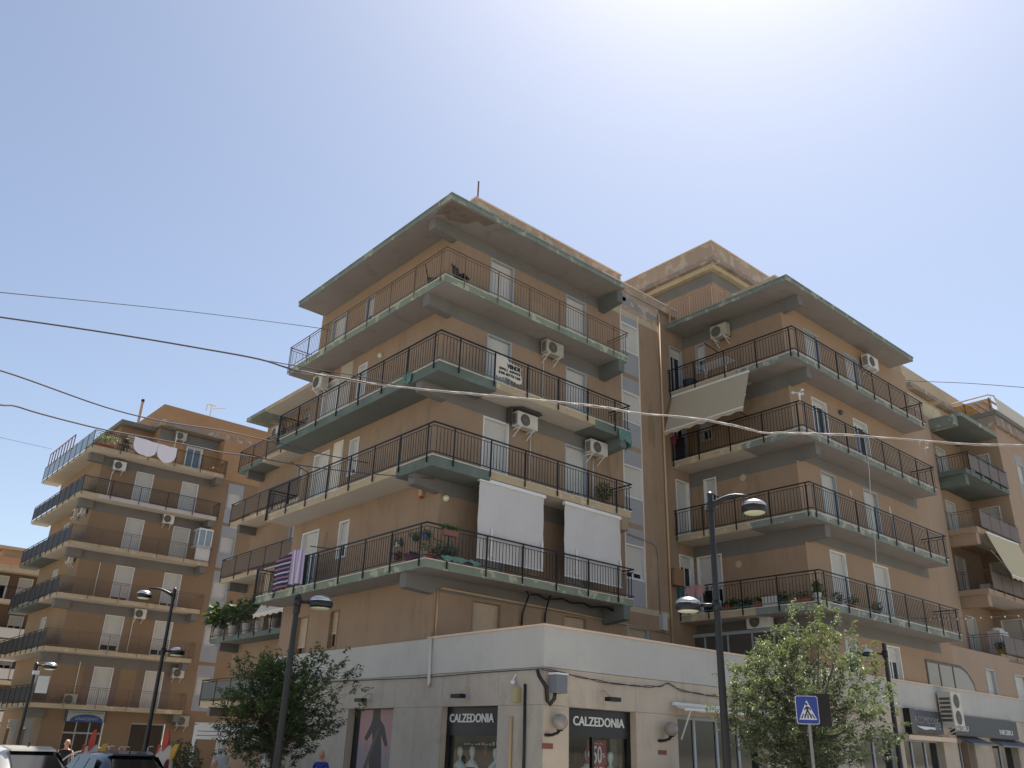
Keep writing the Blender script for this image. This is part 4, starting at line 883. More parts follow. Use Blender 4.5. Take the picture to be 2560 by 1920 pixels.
cloth('garment', 'pink clothing pegged under the lower right balcony railing beside the lamp', 'laundry', (12.82, .72, 8.17), (12.82, -.12, 8.17), .5, flat('pink_cloth', '#b98f90', .9), 6, shape=lambda s: .5+.5*abs(math.sin(s*7)))
cloth('garment', 'teal cloth pegged at the wall end of the lower right balcony', 'laundry', (12.82, 1.12, 8.15), (12.82, .84, 8.15), .42, flat('teal_cloth', '#3c6876', .9), 7)
cloth('garment', 'small magenta cloth hung at the wall end under the beige awning', 'laundry', (12.85, 1.1, 14.4), (12.85, .85, 14.4), .4, flat('magenta_cloth', '#8f3358', .9), 8)
cloth('garment', 'long black garment hung behind the magenta cloth', 'laundry', (13.0, 1.05, 14.3), (13.0, .55, 14.3), .95, flat('black_cloth', '#20202a', .9), 9)

# ------------------------------------------------------------------ chairs, drying rack
def chair(label, loc, rz):
    o = thing('chair', label, 'chair', loc, rz, 'folding chairs on the top balcony', local=True); W = flat('dark_brown_wood', '#2b211d', .6)
    m = MB()
    for i in range(5): m.box(-.2, .2, -.2+i*.085, -.2+i*.085+.07, .43, .455)
    m.build('seat', W, o, local=True); m = MB()
    for x in (-.2, .2): m.bar((x, .17, .4), (x, .3, .95), .018)
    for z in (.62, .74, .86, .93): t = .17+.13*(z-.4)/.55; m.box(-.2, .2, t-.01, t+.012, z-.03, z+.025)
    m.build('backrest', W, o, local=True)
    for x in (-.19, .19):
        for y0, y1 in ((-.18, .2), (.2, -.18)): m = MB(); m.bar((x, y0, 0), (x, y1, .44), .015); m.build('leg', W, o, local=True)
chair('dark folding chair with slatted back on the top balcony corner', (1.0, .45, F[5]), R(20))
chair('dark folding chair seen edge on at the top balcony corner', (.45, 1.3, F[5]), R(49))
m = MB(); c = Vector((13.45, -.9, F[5]))
for s in (-.5, .5):
    m.bar(c+Vector((-.2, s, 0)), c+Vector((.15, s, .85)), .01); m.bar(c+Vector((.2, s, 0)), c+Vector((-.15, s, .85)), .01)
for i in range(9): m.bar(c+Vector((-.3+.075*i, -.75, .86)), c+Vector((-.3+.075*i, .75, .86)), .006)
for s in (-.75, .75): m.bar(c+Vector((-.3, s, .86)), c+Vector((.3, s, .86)), .009)
tag(m.build('drying_rack', WHITEM, org=c), 'white folding drying rack on the top balcony of the right tower', 'drying rack')
m = MB(); m.lathe([(.02, 0), (.24, .02), (.3, .4), (.31, .42), (.28, .42), (.22, .05)], (13.3, .35, F[5]), 14); tag(m.build('laundry_basket', flat('dark_blue_plastic', '#252c38', .5), org=(13.3, .35, F[5])), 'dark plastic tub by the wall on the top right balcony', 'basket')

# ------------------------------------------------------------------ plants
LEAF_D = leafmat('pot_leaf_dark', '#2c4424', '#3f5e2e', .2); LEAF_G = leafmat('pot_leaf_grey', '#5e6e4f', '#7b8a5c', .25)
TERRA = flat('terracotta', '#9a4d3c', .8, var=.15); WPOT = flat('white_pot', '#c9c6c0', .6); BPOT = flat('blue_pot', '#41658c', .6); GPOT = flat('green_pot', '#38564a', .6); YPOT = flat('yellow_pot', '#b5a23c', .6); PPOT = flat('plum_pot', '#6f3346', .6)
def plant(label, loc, r=.13, h=.22, rad=(.22, .22, .2), up=.2, n=70, size=.12, pot=TERRA, leaf=None, seed=1, trough=0., droop=.2, group='potted plants on the balconies'):
    o = thing('potted_plant', label, 'plant', loc, 0, group, local=True); m = MB()
    if trough: m.hexa([(-trough*.92, -r*.8, 0), (trough*.92, -r*.8, 0), (trough*.92, r*.8, 0), (-trough*.92, r*.8, 0), (-trough, -r, h), (trough, -r, h), (trough, r, h), (-trough, r, h)])
    else: m.lathe([(r*.72, 0), (r, h*.88), (r*1.1, h*.88), (r*1.1, h), (r*.9, h), (r*.85, h*.9)], n=14)
    m.build('pot', pot, o, local=True, smooth=False); rg = random.Random(seed); f = MB()
    if trough:
        for i in range(4): rnd_leaves(f, (-trough*.75+trough*.5*i, 0, h+up), n//4, rad, size, rg, droop=droop)
    else: rnd_leaves(f, (0, 0, h+up), n, rad, size, rg, droop=droop)
    for i in range(5): a = rg.uniform(0, 6.3); f.bar((0, 0, h*.8), (rad[0]*.6*math.cos(a), rad[1]*.6*math.sin(a), h+up+rg.uniform(-.05, .1)), .006)
    f.build('foliage', leaf or LEAF_D, o, local=True, kind='stuff')
    return o
plant('tall dark bushy plant at the right end of the third floor balcony', (8.0, .5, F[3]), .16, .22, (.3, .3, .38), .4, 420, .09, seed=2)
plant('low plant lying at the foot of the third floor balcony railing', (6.2, .3, F[3]), .1, .1, (.3, .12, .08), .03, 60, .1, seed=3)
P2 = [('leafy plant in red pot at the second floor corner', (.45, .35, F[2]), .13, .2, (.3, .3, .25), .28, TERRA), ('small plant in red pot right of the corner plant', (1.15, .4, F[2]), .12, .2, (.2, .2, .15), .18, TERRA), ('dark low plant between two red pots at the corner', (.85, .7, F[2]), .1, .15, (.18, .18, .2), .2, PPOT), ('plant in plum tub left of the corner', (.5, 1.35, F[2]), .22, .3, (.15, .15, .06), .05, PPOT)]
for i, (lb, lc, r_, h_, rd, up_, pt) in enumerate(P2): plant(lb, lc, r_, h_, rd, up_, 80, .11, pt, seed=10+i)
WALLP = [('hanging green plant on the corner tower wall above the plum tub', (1.0, 2.0, 8.05), GPOT), ('blue pot hung on the wall beside the second floor corner', (1.0, 1.45, 8.02), BPOT), ('small dark pot high on the wall left of the hanging plants', (1.0, 2.95, 8.0), WPOT), ('small pot low on the wall left of the hanging plants', (1.0, 2.95, 7.6), PPOT)]
for i, (lb, lc, pt) in enumerate(WALLP): plant(lb, lc, .1, .14, (.15, .15, .14), .05, 60, .1, pt, seed=20+i, droop=.7)
plant('pink trough hung outside the railing at the second floor corner', (.72, -.16, 7.82), .09, .16, (.2, .1, .1), .1, 110, .1, flat('pink_trough', '#7d5049', .7), seed=30, trough=.28, droop=.5)
plant('grey trough on the wall behind the corner railing', (1.55, .9, 7.6), .08, .16, (.2, .08, .06), .02, 40, .08, flat('grey_trough', '#5b6266', .7), seed=31, trough=.3)
BP = [(-.72, TERRA, .26, 'red trough of dark plants under the lower right railing'), (-1.2, GPOT, .0, 'dark plant with pale leaves right of the red trough'), (-1.65, GPOT, .0, 'low green pot between red troughs on the lower right balcony'), (-2.25, TERRA, .2, 'red trough left of the white box'), (-3.15, GPOT, 0., 'dark green pot right of the white box'), (-3.9, TERRA, .35, 'brick red trough near the right tower corner')]
for i, (y, pt, tr, lb) in enumerate(BP): plant(lb, (13.25, y, F[2]), .14, .2, (.16, .16, .14), .12, 90, .12, pt, seed=40+i, trough=tr).rotation_euler = (0, 0, R(90))
for i, (x, pt, lb) in enumerate(((13.5, TERRA, 'red pot plant just right of the lower right corner'), (14.6, PPOT, 'plum pot plant in front of the first lower right door'), (15.6, TERRA, 'trailing plant beyond the first lower right door'), (17.4, GPOT, 'dark pot between the lower right doors'))): plant(lb, (x, -4.45, F[2]), .14, .2, (.22, .18, .22), .16, 110, .1, pt, seed=50+i)
plant('cactus like plant on the lower right balcony corner', (13.2, -4.5, F[2]), .13, .3, (.16, .16, .2), .25, 80, .14, WPOT, seed=57)
m = MB(); m.box(13.1, 13.4, -3.0, -2.4, F[2], F[2]+.32); m.box(13.08, 13.42, -3.02, -2.38, F[2]+.32, F[2]+.36); tag(m.build('storage_box', WPOT, org=(13.25, -2.7, F[2])), 'white plastic storage box on the lower right balcony', 'box')
for i in range(5):
    y = [25.2, 23.5, 21.9, 20.5, 19.0][i]; plant(['white pot with palm leaves at the left end of the shaded rear balcony', 'white pot with dark bush, second on the rear balcony', 'white pot third along the rear balcony', 'white pot before the cream awning', 'white pot nearest the corner tower'][i], (4.9, y, F[2]-.06), .24, .5, (.6, .6, .6), .75, 170, .55 if i == 0 else .28, WPOT, seed=60+i)
plant('terracotta trough with pale shrub on the left block top terrace corner', (.8, 39.3, FL[6]), .17, .3, (.4, .2, .35), .45, 240, .16, TERRA, LEAF_G, 70, trough=.55)
plant('red trough along the left block terrace edge', (.25, 40.8, FL[6]), .15, .28, (.2, .2, .12), .1, 80, .14, TERRA, LEAF_D, 71, trough=.5).rotation_euler = (0, 0, R(90))
plant('red planter at the right end of the left block terrace', (8.4, 39.2, FL[6]), .15, .28, (.2, .15, .15), .1, 70, .14, TERRA, seed=72, trough=.35)
plant('brown window box on the far right loggia', (33.0, -3.2, F[4]), .1, .2, (.2, .1, .1), .08, 40, .12, TERRA, seed=73, trough=.3)
plant('yellow potted plant before the white cabinet of the far right loggia', (32.5, -3.1, F[2]), .16, .3, (.25, .2, .2), .2, 90, .14, YPOT, seed=74)
m = MB(); m.box(33.0, 34.1, -3.0, -2.4, F[2], F[2]+1.3, 0); m.lathe([(.58, 0), (.5, .12), (.3, .18)], (33.55, -2.7, F[2]+1.3), 12, 0, 1, .5); tag(m.build('cabinet', WPOT, org=(33.55, -2.7, F[2])), 'white cabinet standing in the loggia of the far right block', 'cabinet')
m = MB(); m.box(33.2, 33.9, -2.9, -2.4, F[3], F[3]+.55); tag(m.build('storage_box', WPOT, org=(33.5, -2.6, F[3])), 'pale box on the loggia behind the striped awning', 'box')
# figurine-like garden table and shelf on the terrace
m = MB(); m.lathe([(.04, 0), (.04, .5), (.4, .52), (.4, .56)], (2.0, 39.4, FL[6]), 12); m.lathe([(.02, 0), (.2, .15), (.2, .3), (.02, .42)], (2.1, 39.5, FL[6]+.75), 10); tag(m.build('garden_table', flat('dark_table', '#3c322b', .6), org=(2.0, 39.4, FL[6])), 'dark small round table with a ball shaped plant on the terrace', 'table')
m = MB()
for z in (.1, .5, .9): m.box(3.0-.7, 3.0+.2, 39.5, 39.8, FL[6]+z, FL[6]+z+.05)
for x in (2.3, 3.2):
    for y in (39.5, 39.78): m.box(x-.03, x+.03, y-.02, y+.02, FL[6], FL[6]+.95)
tag(m.build('shelf_unit', flat('weathered_wood', '#6f6052', .8), org=(2.75, 39.6, FL[6])), 'weathered wooden shelf unit behind the left sheet', 'shelf')

# ------------------------------------------------------------------ small fittings
def globe(label, x):
    o = thing('wall_lamp', label, 'wall lamp', (x-.25, YP, 2.6), 0, 'globe lamps on the shop wall'); m = MB(); c = (x, YP-.25, 2.84)
    m.lathe([(.19*math.sin(math.pi*i/12), -.19*math.cos(math.pi*i/12)) for i in range(1, 12)], c, 18); m.build('globe', flat('smoked_globe', '#8d857c', .15), o, smooth=True)
    m = MB(); m.tube([(x-.2, YP-.01, 2.54), (x-.13, YP-.13, 2.55), (x-.05, YP-.23, 2.6), (x, YP-.25, 2.66)], .035, 8); m.lathe([(.08, 0), (.08, .06)], (x, YP-.25, 2.64), 12); m.lathe([(.09, -.03), (.09, .03)], (x-.2, YP-.03, 2.54), 10, 0, 1, .5); m.build('bracket', BLACK, o, smooth=True)
globe('globe wall lamp left of the right shop entrance', 1.42); globe('globe wall lamp beside the grey glazed shop front', 5.6)
def flood(label, pl, u, z, rz):
    o = thing('floodlight', label, 'floodlight', pl(u, 0, z), 0, 'floodlights above the shop openings'); m = MB(); m.pbox(pl, u-.22, u+.18, .22, .42, z-.12, z-.02); m.build('lamp_head', BLACK, o)
    m = MB(); m.tube([pl(u-.12, .0, z+.12), pl(u-.12, .16, z+.12), pl(u-.12, .3, z-.02)], .018, 6); m.build('bracket', PIPEC, o)
flood('small black floodlight above the fashion poster', pP, 3.95, 3.5, 0); flood('small black floodlight above the left shop entrance', pP, -.85, 3.52, 0); flood('small black floodlight above the right shop entrance', qP, 3.25, 3.52, 0)
def box_thing(name, label, cat, b, mat, **k):
    m = MB(); m.box(*b); return tag(m.build(name, mat, org=((b[0]+b[1])/2, (b[2]+b[3])/2, b[4])), label, cat)
o = thing('junction_box', 'grey junction box on a bent black pipe at the shop corner', 'junction box', (1.3, YP, 3.5)); m = MB(); m.box(1.14, 1.5, YP-.42, YP-.16, 3.48, 3.9); m.build('box', flat('grey_enclosure', '#6e7276', .5), o)
m = MB(); m.box(1.12, 1.52, YP-.44, YP-.14, 3.9, 3.94); m.build('lid', WHITEM, o); m = MB(); m.tube([(.98, YP+.1, 4.0), (.85, YP-.1, 3.85), (1.05, YP-.15, 3.6), (1.12, YP-.12, 3.3), (1.22, YP-.1, 3.22), (1.27, YP-.2, 3.35), (1.25, YP-.25, 3.5)], .05, 8); m.build('pipe', LAMPB, o, smooth=True)
m = MB(); m.lathe([(.07*math.sin(math.pi*i/8), -.07*math.cos(math.pi*i/8)) for i in range(1, 8)], (1.72, YP-.12, 3.62), 10); m.box(1.64, 1.68, YP-.12, YP, 3.66, 3.86); m.build('bulb', WHITEM, o)
o = thing('meter_box', 'yellowed electric box with a bulb above it, left of the shop corner', 'meter box', (XP, -2.9, 3.3)); m = MB(); m.box(XP-.16, XP, -3.02, -2.8, 3.28, 3.62); m.build('box', flat('yellowed_plastic', '#a39a74', .5), o); m = MB(); m.lathe([(.06*math.sin(math.pi*i/8), -.06*math.cos(math.pi*i/8)) for i in range(1, 8)], (XP-.12, -2.82, 3.75), 10); m.bar((XP-.02, -2.82, 3.95), (XP-.12, -2.82, 3.8), .015); m.build('bulb', WHITEM, o)
SP = flat('street_plate_red', '#7e4a3c', .7, var=.1, sc=12)
box_thing('street_plate', 'rust red street plate left of the right shop entrance', 'plate', (1.08, 1.42, YP-.02, YP+.001, 2.24, 2.36), SP); box_thing('street_plate', 'rust red street plate beside the second globe lamp', 'plate', (5.32, 5.66, YP-.02, YP+.001, 2.2, 2.31), SP)
o = thing('alarm_box', 'small alarm siren with orange lens on the corner tower wall', 'alarm', (XA, 1.98, 9.5)); m = MB(); m.box(XA-.12, XA, 1.9, 2.06, 9.5, 9.85); m.build('case', flat('alarm_beige', '#b9a184', .5), o); m = MB(); m.lathe([(.02, 0), (.07, .03), (.05, .1)], (XA-.08, 1.98, 9.42), 10); m.build('lens', flat('orange_lens', '#b5532c', .3), o)
for pl, u, z in ((pB, -1.4, 12.35), (qB, 17.9, 12.1), (pB, -.9, 9.0), (qA, 5.2, 9.3)):
    m = MB(); m.prism(pl, [(u+.14*math.cos(6.283*i/16), z+.14*math.sin(6.283*i/16)) for i in range(16)], .001, .02); m.build('blanking_cover', CREAM, B)
def bulkhead(label, c, mat=None):
    m = MB(); m.lathe([(.11*math.sin(math.pi*i/10), -.11*math.cos(math.pi*i/10)) for i in range(1, 10)], c, 14); tag(m.build('wall_light', mat or LAMPG, org=c, smooth=True), label, 'wall light')
bulkhead('round white wall light on the left face, fourth floor', (XA-.05, 5.38, 15.6)); bulkhead('small white wall light right of the tower corner edge, second floor', (1.35, YA-.05, 9.3)); bulkhead('dark round vent light between the fourth floor right tower doors', (17.9, YB-.05, 15.56), CASED)
# roof aerials, dish, anemometer
m = MB(); m.bar((2.75, 2.1, 21.79), (2.75, 2.1, 22.65), .022); tag(m.build('roof_rod', RUST, org=(2.75, 2.1, 21.79)), 'thin rusty rod standing on the first roof parapet', 'rod')
m = MB(); c = Vector((8.2, 41.6, 24.95)); m.bar(c, c+Vector((0, 0, .9)), .03); m.lathe([(.02, 0), (.3, .05), (.42, .12)], tuple(c+Vector((0, -.1, .8))), 14, 0, 1, .35)
m.bar(c+Vector((0, -.1, .6)), c+Vector((.9, -.5, .8)), .02); m.bar(c+Vector((-.35, 0, .4)), c+Vector((-.35, 0, 1)), .03); tag(m.build('satellite_dish', WHITEM, org=c), 'white satellite dish on the left block roof', 'dish')
m = MB(); c = Vector((9, 27, 19.3)); m.bar(c, c+Vector((0, 0, 2.6)), .025)
for z in (1.6, 1.9, 2.2, 2.5): m.bar(c+Vector((-.45, 0, z)), c+Vector((.45, 0, z)), .012)
for x in (-.4, -.2, .2, .4): m.bar(c+Vector((x, 0, 1.5)), c+Vector((x, 0, 2.55)), .008)
tag(m.build('roof_aerial', flat('pale_aerial', '#b5a7a2', .5), org=c), 'thin television aerial on the rear wing roof', 'aerial')
o = thing('weather_station', 'small white spinning wind cups on the right tower railing corner', 'weather vane', (12.9, -4.83, 14.35)); m = MB(); m.bar((12.9, -4.83, 14.3), (12.9, -4.83, 14.62), .02); m.lathe([(.05, 0), (.05, .12)], (12.9, -4.83, 14.5), 10); m.build('mast', WHITEM, o)
m = MB()
for i in range(3):
    a = 2.1*i; m.bar((12.9, -4.83, 14.64), (12.9+.22*math.cos(a), -4.83+.22*math.sin(a), 14.66), .012); m.lathe([(.02, 0), (.06, .03), (.06, .07)], (12.9+.22*math.cos(a), -4.83+.22*math.sin(a), 14.62), 8)
m.build('wind_cups', WHITEM, o)
# washing line arms
for i, (p, q, lb) in enumerate((((12.9, -1.5, 17.4), (12.3, -1.2, 17.75), 'thin washing line arm tilted above the top right tower railing'), ((12.9, -2.6, 14.3), (12.4, -2.4, 14.5), 'thin washing line arm beside the beige awning'), ((12.9, -1.2, 11.2), (12.3, -1.1, 11.4), 'thin washing line arm on the third floor right tower railing'), ((0, 5.3, 8.1), (-.3, 6.3, 8.3), 'thin washing line arm before the narrow second floor window'), ((0, 7.6, 11.2), (-.5, 8.3, 11.7), 'thin washing line arm on the third floor left railing'))):
    m = MB(); m.bar(p, q, .014); tag(m.build('washing_arm', BLACK, org=p), lb, 'washing line arm')
m = MB(); m.tube([(17.21, -5, 14.07), (17.15, -5.05, 12.6), (17.09, -5, 11.77), (16.9, -5.04, 10.3), (16.76, -5, 8.96)], .013, 5); tag(m.build('hanging_cord', PIPEW, org=(17.2, -5, 14)), 'pale cord hanging down across three right tower balconies', 'cord')

# ------------------------------------------------------------------ street lamps
def lamp(label, base, top, heads, r=.085):
    """tapered black pole; each head is (dx, dy, z, arched) from the pole"""
    o = thing('street_lamp', label, 'street lamp', base, 0, 'black street lamps'); x, y, z = base; m = MB()
    m.tube([(x, y, z), (x, y, z+1.1), (x, y, z+1.12), (x, y, top-.35), (x, y, top)], [r*1.25, r*1.2, r, r*.72, r*.72], 12); m.lathe([(r*.95, 0), (r*.95, .22)], (x, y, top-.42), 12); m.lathe([(r*.85, 0), (r*.3, .04)], (x, y, top), 12); m.build('pole', LAMPB, o, smooth=False)
    for dx, dy, hz, arc in heads:
        n = math.hypot(dx, dy); u = Vector((dx/n, dy/n, 0)); c = Vector((x+dx, y+dy, hz)); m = MB()
        if arc: m.tube([Vector((x, y, top-.3))+u*n*t+Vector((0, 0, (hz-top+.42)*t**2+.22*math.sin(math.pi*t*.85))) for t in (0, .15, .3, .45, .6, .75, .88)], [.07, .068, .06, .052, .045, .04, .035], 8)
        else: m.tube([(x, y, hz+.02), c-u*.2+Vector((0, 0, .03))], .04, 8); m.lathe([(r*1.1, 0), (r*1.1, .2)], (x, y, hz-.08), 12)
        m.build('arm', LAMPB, o, smooth=True)
        h = MB(); R_ = .28
        h.lathe([(R_*.86, -.1), (R_, -.05), (R_*1.02, .0), (R_*.98, .05)], tuple(c), 22); hd = h.build('lamp_head', LAMPB, o, smooth=True)
        h = MB(); h.lathe([(R_*.97*math.cos(t), .05+.15*math.sin(t)) for t in (0, .25, .5, .75, 1., 1.25, 1.5)], tuple(c), 22); h.build('cap', LAMPS, hd, smooth=True)
        h = MB(); h.lathe([(R_*.3, -.135), (R_*.7, -.12), (R_*.84, -.1)], tuple(c), 22); h.build('diffuser', LAMPG, hd, smooth=True)
lamp('tall black street lamp with two heads in front of the shops', (1.69, -8.58, GZ), 7.66, [(.52, -.78, 7.28, True), (-.36, .49, 5.16, False)])
lamp('black street lamp standing in the left tree, single head', (-4.3, -1.1, GZ), 5.36, [(.46, -.28, 5.2, False)])
lamp('tall black street lamp with two heads before the left block', (-1.7, 14.3, GZ), 7.56, [(-1.0, .35, 7.2, True), (.46, -.18, 5.2, False)])
lamp('distant black street lamp with camera at far left', (-3.85, 23.3, GZ), 5.02, [(.52, -.2, 4.9, False)])
lamp('black street lamp rising behind the sunlit tree', (15.0, -5.7, GZ), 5.84, [(-.5, .43, 5.5, False)])
m = MB(); m.box(-3.95, -3.7, 23.1, 23.3, 4.55, 4.7); m.box(-3.72, -3.25, 23.05, 23.08, 3.8, 4.5); tag(m.build('camera_bracket', WHITEM, org=(-3.85, 23.2, 4.5)), 'white camera and panel fixed to the far left street lamp', 'camera')

# ------------------------------------------------------------------ crossing sign
def crossing():
    c = Vector((1.69, -10.46, 0)); rz = YAW-R(90)-R(6); o = thing('crossing_sign', 'square blue pedestrian crossing sign on a grey pole', 'road sign', (c.x, c.y, GZ), rz, local=True)
    z = 3.06; hw, hh = .235, .285
    def rr(w_, h_, r):
        p = []
        for cx, cz, a0 in ((w_-r, h_-r, 0), (-w_+r, h_-r, 90), (-w_+r, -h_+r, 180), (w_-r, -h_+r, 270)):
            for i in range(5): a = R(a0+22.5*i); p.append((cx+r*math.cos(a), z-GZ+cz+r*math.sin(a)))
        return p
    zc_ = z-GZ; pl = lambda u, d, zz: (u*.88, -d, zc_+(zz-zc_)*.88)
    m = MB(); m.prism(pl, rr(hw, hh, .05), .03, .05, 0); m.prism(pl, rr(hw-.012, hh-.012, .045), .05, .053, 1); z0 = z-GZ
    m.prism(pl, [(-.185, z0-.195), (.185, z0-.195), (0, z0+.2)], .053, .056, 0)
    for a, b in ((-.155, -.12), (-.085, -.055), (-.015, .018), (.055, .085), (.12, .155)):
        k = .62; m.prism(pl, [(a, z0-.17), (b, z0-.17), (b*k, z0-.08), (a*k, z0-.08)], .056, .058, 2)
    m.prism(pl, [(.026*math.cos(6.283*i/10)-.012, z0+.115+.028*math.sin(6.283*i/10)) for i in range(10)], .056, .059, 2)
    m.prism(pl, [(-.005, z0+.078), (.035, z0+.06), (.075, z0+.03), (.07, z0-.01), (.05, z0-.005), (.045, z0+.02), (.025, z0+.035), (.02, z0-.01), (.085, z0-.13), (.055, z0-.14), (.0, z0-.04), (-.045, z0-.14), (-.075, z0-.13), (-.02, z0-.01), (-.02, z0+.03), (-.045, z0+.0), (-.06, z0-.01), (-.07, z0+.01), (-.035, z0+.055)], .0583, .0605, 2)
    m.build('panel', [flat('sign_white', '#c4c8d2', .4), flat('sign_blue_face', '#1d3a86', .4), flat('sign_black', '#26262c', .5)], o, local=True)
    m = MB(); m.tube([(.02, 0, 0), (.02, 0, 2.9)], .03, 10); m.build('pole', flat('galvanised_pole', '#7f817e', .45, .5), o, local=True)
    m = MB(); m.box(.15, .45, .05, .09, z0-.28, z0+.3); m.build('back_panel', BLACK, o, local=True)
crossing()

# ------------------------------------------------------------------ trees
def tree(name, label, base, centre, rad, mats, seed, ntw, nl, size, trunk_r=.09, shoots=0):
    rg = random.Random(seed); o = thing(name, label, 'tree', base); t = MB(); L_ = MB(); b = Vector(base); c = Vector(centre); f = Vector((b.x+.1, b.y-.05, 2.0))
    t.tube([b, b.lerp(f, .5)+Vector((.04, .03, 0)), f], [trunk_r*1.3, trunk_r, trunk_r*.9], 8)
    limbs = []
    for i in range(9):
        a = i*2.4+rg.uniform(-.3, .3); e = c+Vector((math.cos(a)*rad[0]*rg.uniform(.5, .85), math.sin(a)*rad[1]*rg.uniform(.5, .85), rad[2]*rg.uniform(-.35, .8)))
        mid = f.lerp(e, .5)+Vector((0, 0, rg.uniform(.05, .3))); pts = [f, f.lerp(mid, .6), mid, mid.lerp(e, .6), e]; t.tube(pts, [trunk_r*.6, trunk_r*.5, trunk_r*.36, trunk_r*.22, trunk_r*.1], 6); limbs.append(pts)
    lob = [(rg.uniform(0, 6.3), rg.uniform(-.5, .9), rg.uniform(.75, 1.18)) for _ in range(13)]
    for i in range(ntw):
        d = Vector((rg.gauss(0, 1), rg.gauss(0, 1), rg.gauss(0, 1))).normalized(); s = .78
        for la, lz, ls in lob:
            q = Vector((math.cos(la)*math.cos(lz), math.sin(la)*math.cos(lz), math.sin(lz))); k = max(0, d.dot(q)-.72)/.28; s += (ls-.78)*k
        rr = s*(rg.random()**.42); p = c+Vector((d.x*rad[0]*rr, d.y*rad[1]*rr, d.z*rad[2]*rr))
        if p.z < 1.5: continue
        lp = rg.choice(limbs); j = min(lp, key=lambda v: (v-p).length)
        if rg.random() < .4: t.bar(j.lerp(p, .25), p, .006, 3, r2=.003)
        ax = (p-c).normalized()*.5+Vector((rg.uniform(-.5, .5), rg.uniform(-.5, .5), rg.uniform(.0, .9))); ax.normalize()
        ln = size*rg.uniform(2.2, 4.2); top = (rr > .62 and d.z > -.1)  # upper outer leaves take the lighter leaf: sunlight put into their colour
        for k in range(nl):
            u = k/nl; q = p+ax*ln*u*.8+Vector((rg.uniform(-1, 1), rg.uniform(-1, 1), rg.uniform(-1, 1)))*size*.35
            a = rg.uniform(0, 6.3); dr = Vector((math.cos(a), math.sin(a), rg.uniform(-.9, .35))).normalized(); sd_ = dr.cross(Vector((rg.uniform(-.5, .5), rg.uniform(-.5, .5), 1))).normalized(); sz = size*rg.uniform(.65, 1.25); md = q+dr*sz*.5+Vector((0, 0, sz*.1))
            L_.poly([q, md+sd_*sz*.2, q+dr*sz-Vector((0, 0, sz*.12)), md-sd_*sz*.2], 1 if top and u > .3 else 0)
    t.build('trunk', flat('bark', '#5b5045', .9, var=.2, sc=12), o, smooth=True); L_.build('crown', mats, o, kind='stuff'); return o
TL1 = leafmat('leaf_mid', '#38452f', '#4a583a', .16); TL2 = leafmat('leaf_sunlit', '#556341', '#6f7a50', .2)
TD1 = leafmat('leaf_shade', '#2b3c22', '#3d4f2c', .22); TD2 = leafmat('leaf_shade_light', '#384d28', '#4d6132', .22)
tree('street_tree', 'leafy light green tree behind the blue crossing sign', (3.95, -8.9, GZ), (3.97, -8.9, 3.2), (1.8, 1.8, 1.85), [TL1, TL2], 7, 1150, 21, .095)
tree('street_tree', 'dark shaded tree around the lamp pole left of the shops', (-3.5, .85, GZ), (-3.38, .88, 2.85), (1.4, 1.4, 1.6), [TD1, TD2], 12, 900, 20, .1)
o = thing('shrub', 'round dark shrub beside the white pergola post', 'shrub', (-2.75, 8.4, GZ)); m = MB(); rg = random.Random(3); rnd_leaves(m, (-2.75, 8.4, 1.25), 2600, (.75, .75, .95), .11, rg); m.build('foliage', TD1, o, kind='stuff'); m = MB(); m.bar((-2.75, 8.4, GZ), (-2.75, 8.4, 1), .04); m.build('stem', flat('bark', '#5b5045'), o)
o = thing('shrub', 'low green hedge top in front of the grey glazed shop', 'shrub', (5.15, -4.9, GZ)); m = MB(); rnd_leaves(m, (5.15, -4.9, 1.35), 1100, (.55, .35, .55), .1, rg); m.build('foliage', TL1, o, kind='stuff'); m = MB(); m.hexa([(4.7, -5.15, GZ), (5.6, -5.15, GZ), (5.6, -4.65, GZ), (4.7, -4.65, GZ), (4.65, -5.2, 1.0), (5.65, -5.2, 1.0), (5.65, -4.6, 1.0), (4.65, -4.6, 1.0)]); m.build('planter', TERRA, o)
o = thing('street_tree', 'pale green tree crown far down the side street', 'tree', (-9, 56, GZ)); m = MB(); rnd_leaves(m, (-9, 56, 3.6), 1500, (3, 2, 1.6), .35, rg); m.build('crown', TL1, o, kind='stuff'); m = MB(); m.bar((-9, 56, GZ), (-9, 56, 3), .15); m.build('trunk', flat('bark', '#5b5045'), o)

# ------------------------------------------------------------------ overhead cables
def catmull(p, k=6):
    p = [Vector(x) for x in p]; o = []
    for i in range(len(p)-1):
        a, b, c, d = p[max(i-1, 0)], p[i], p[i+1], p[min(i+2, len(p)-1)]
        for j in range(k): t = j/k; o.append(.5*((2*b)+(c-a)*t+(2*a-5*b+4*c-d)*t*t+(3*b-a-3*c+d)*t**3))
    return o+[p[-1]]
CBL = flat('cable_grey', '#575155', .95); CBD = flat('cable_dark', '#433f42', .95); CBW = flat('cable_pale', '#a9a29b', .7)
def cable(label, pts, r, mat=CBD, strands=1, seed=1, lights=0):
    rg = random.Random(seed); c = catmull(pts); m = MB()
    for s in range(strands):
        ph = 2*math.pi*s/strands; q = []
        for i, p in enumerate(c): a = ph+i*.55; w_ = r*(.8 if strands > 1 else 0)*(1+.4*math.sin(i*.37+s)); q.append(p+Vector((0, math.cos(a)*w_, math.sin(a)*w_*1.5)))
        m.tube(q, r*(.8 if strands > 1 else 1), 5)
    for i in range(lights):
        p = c[int((i+.5)*len(c)/lights)]; m.lathe([(.012, 0), (.03, -.03), (.012, -.06)], tuple(p), 6, 1)
    return tag(m.build('overhead_cable', [mat, LAMPG], smooth=True, org=tuple(c[0])), label, 'cable')
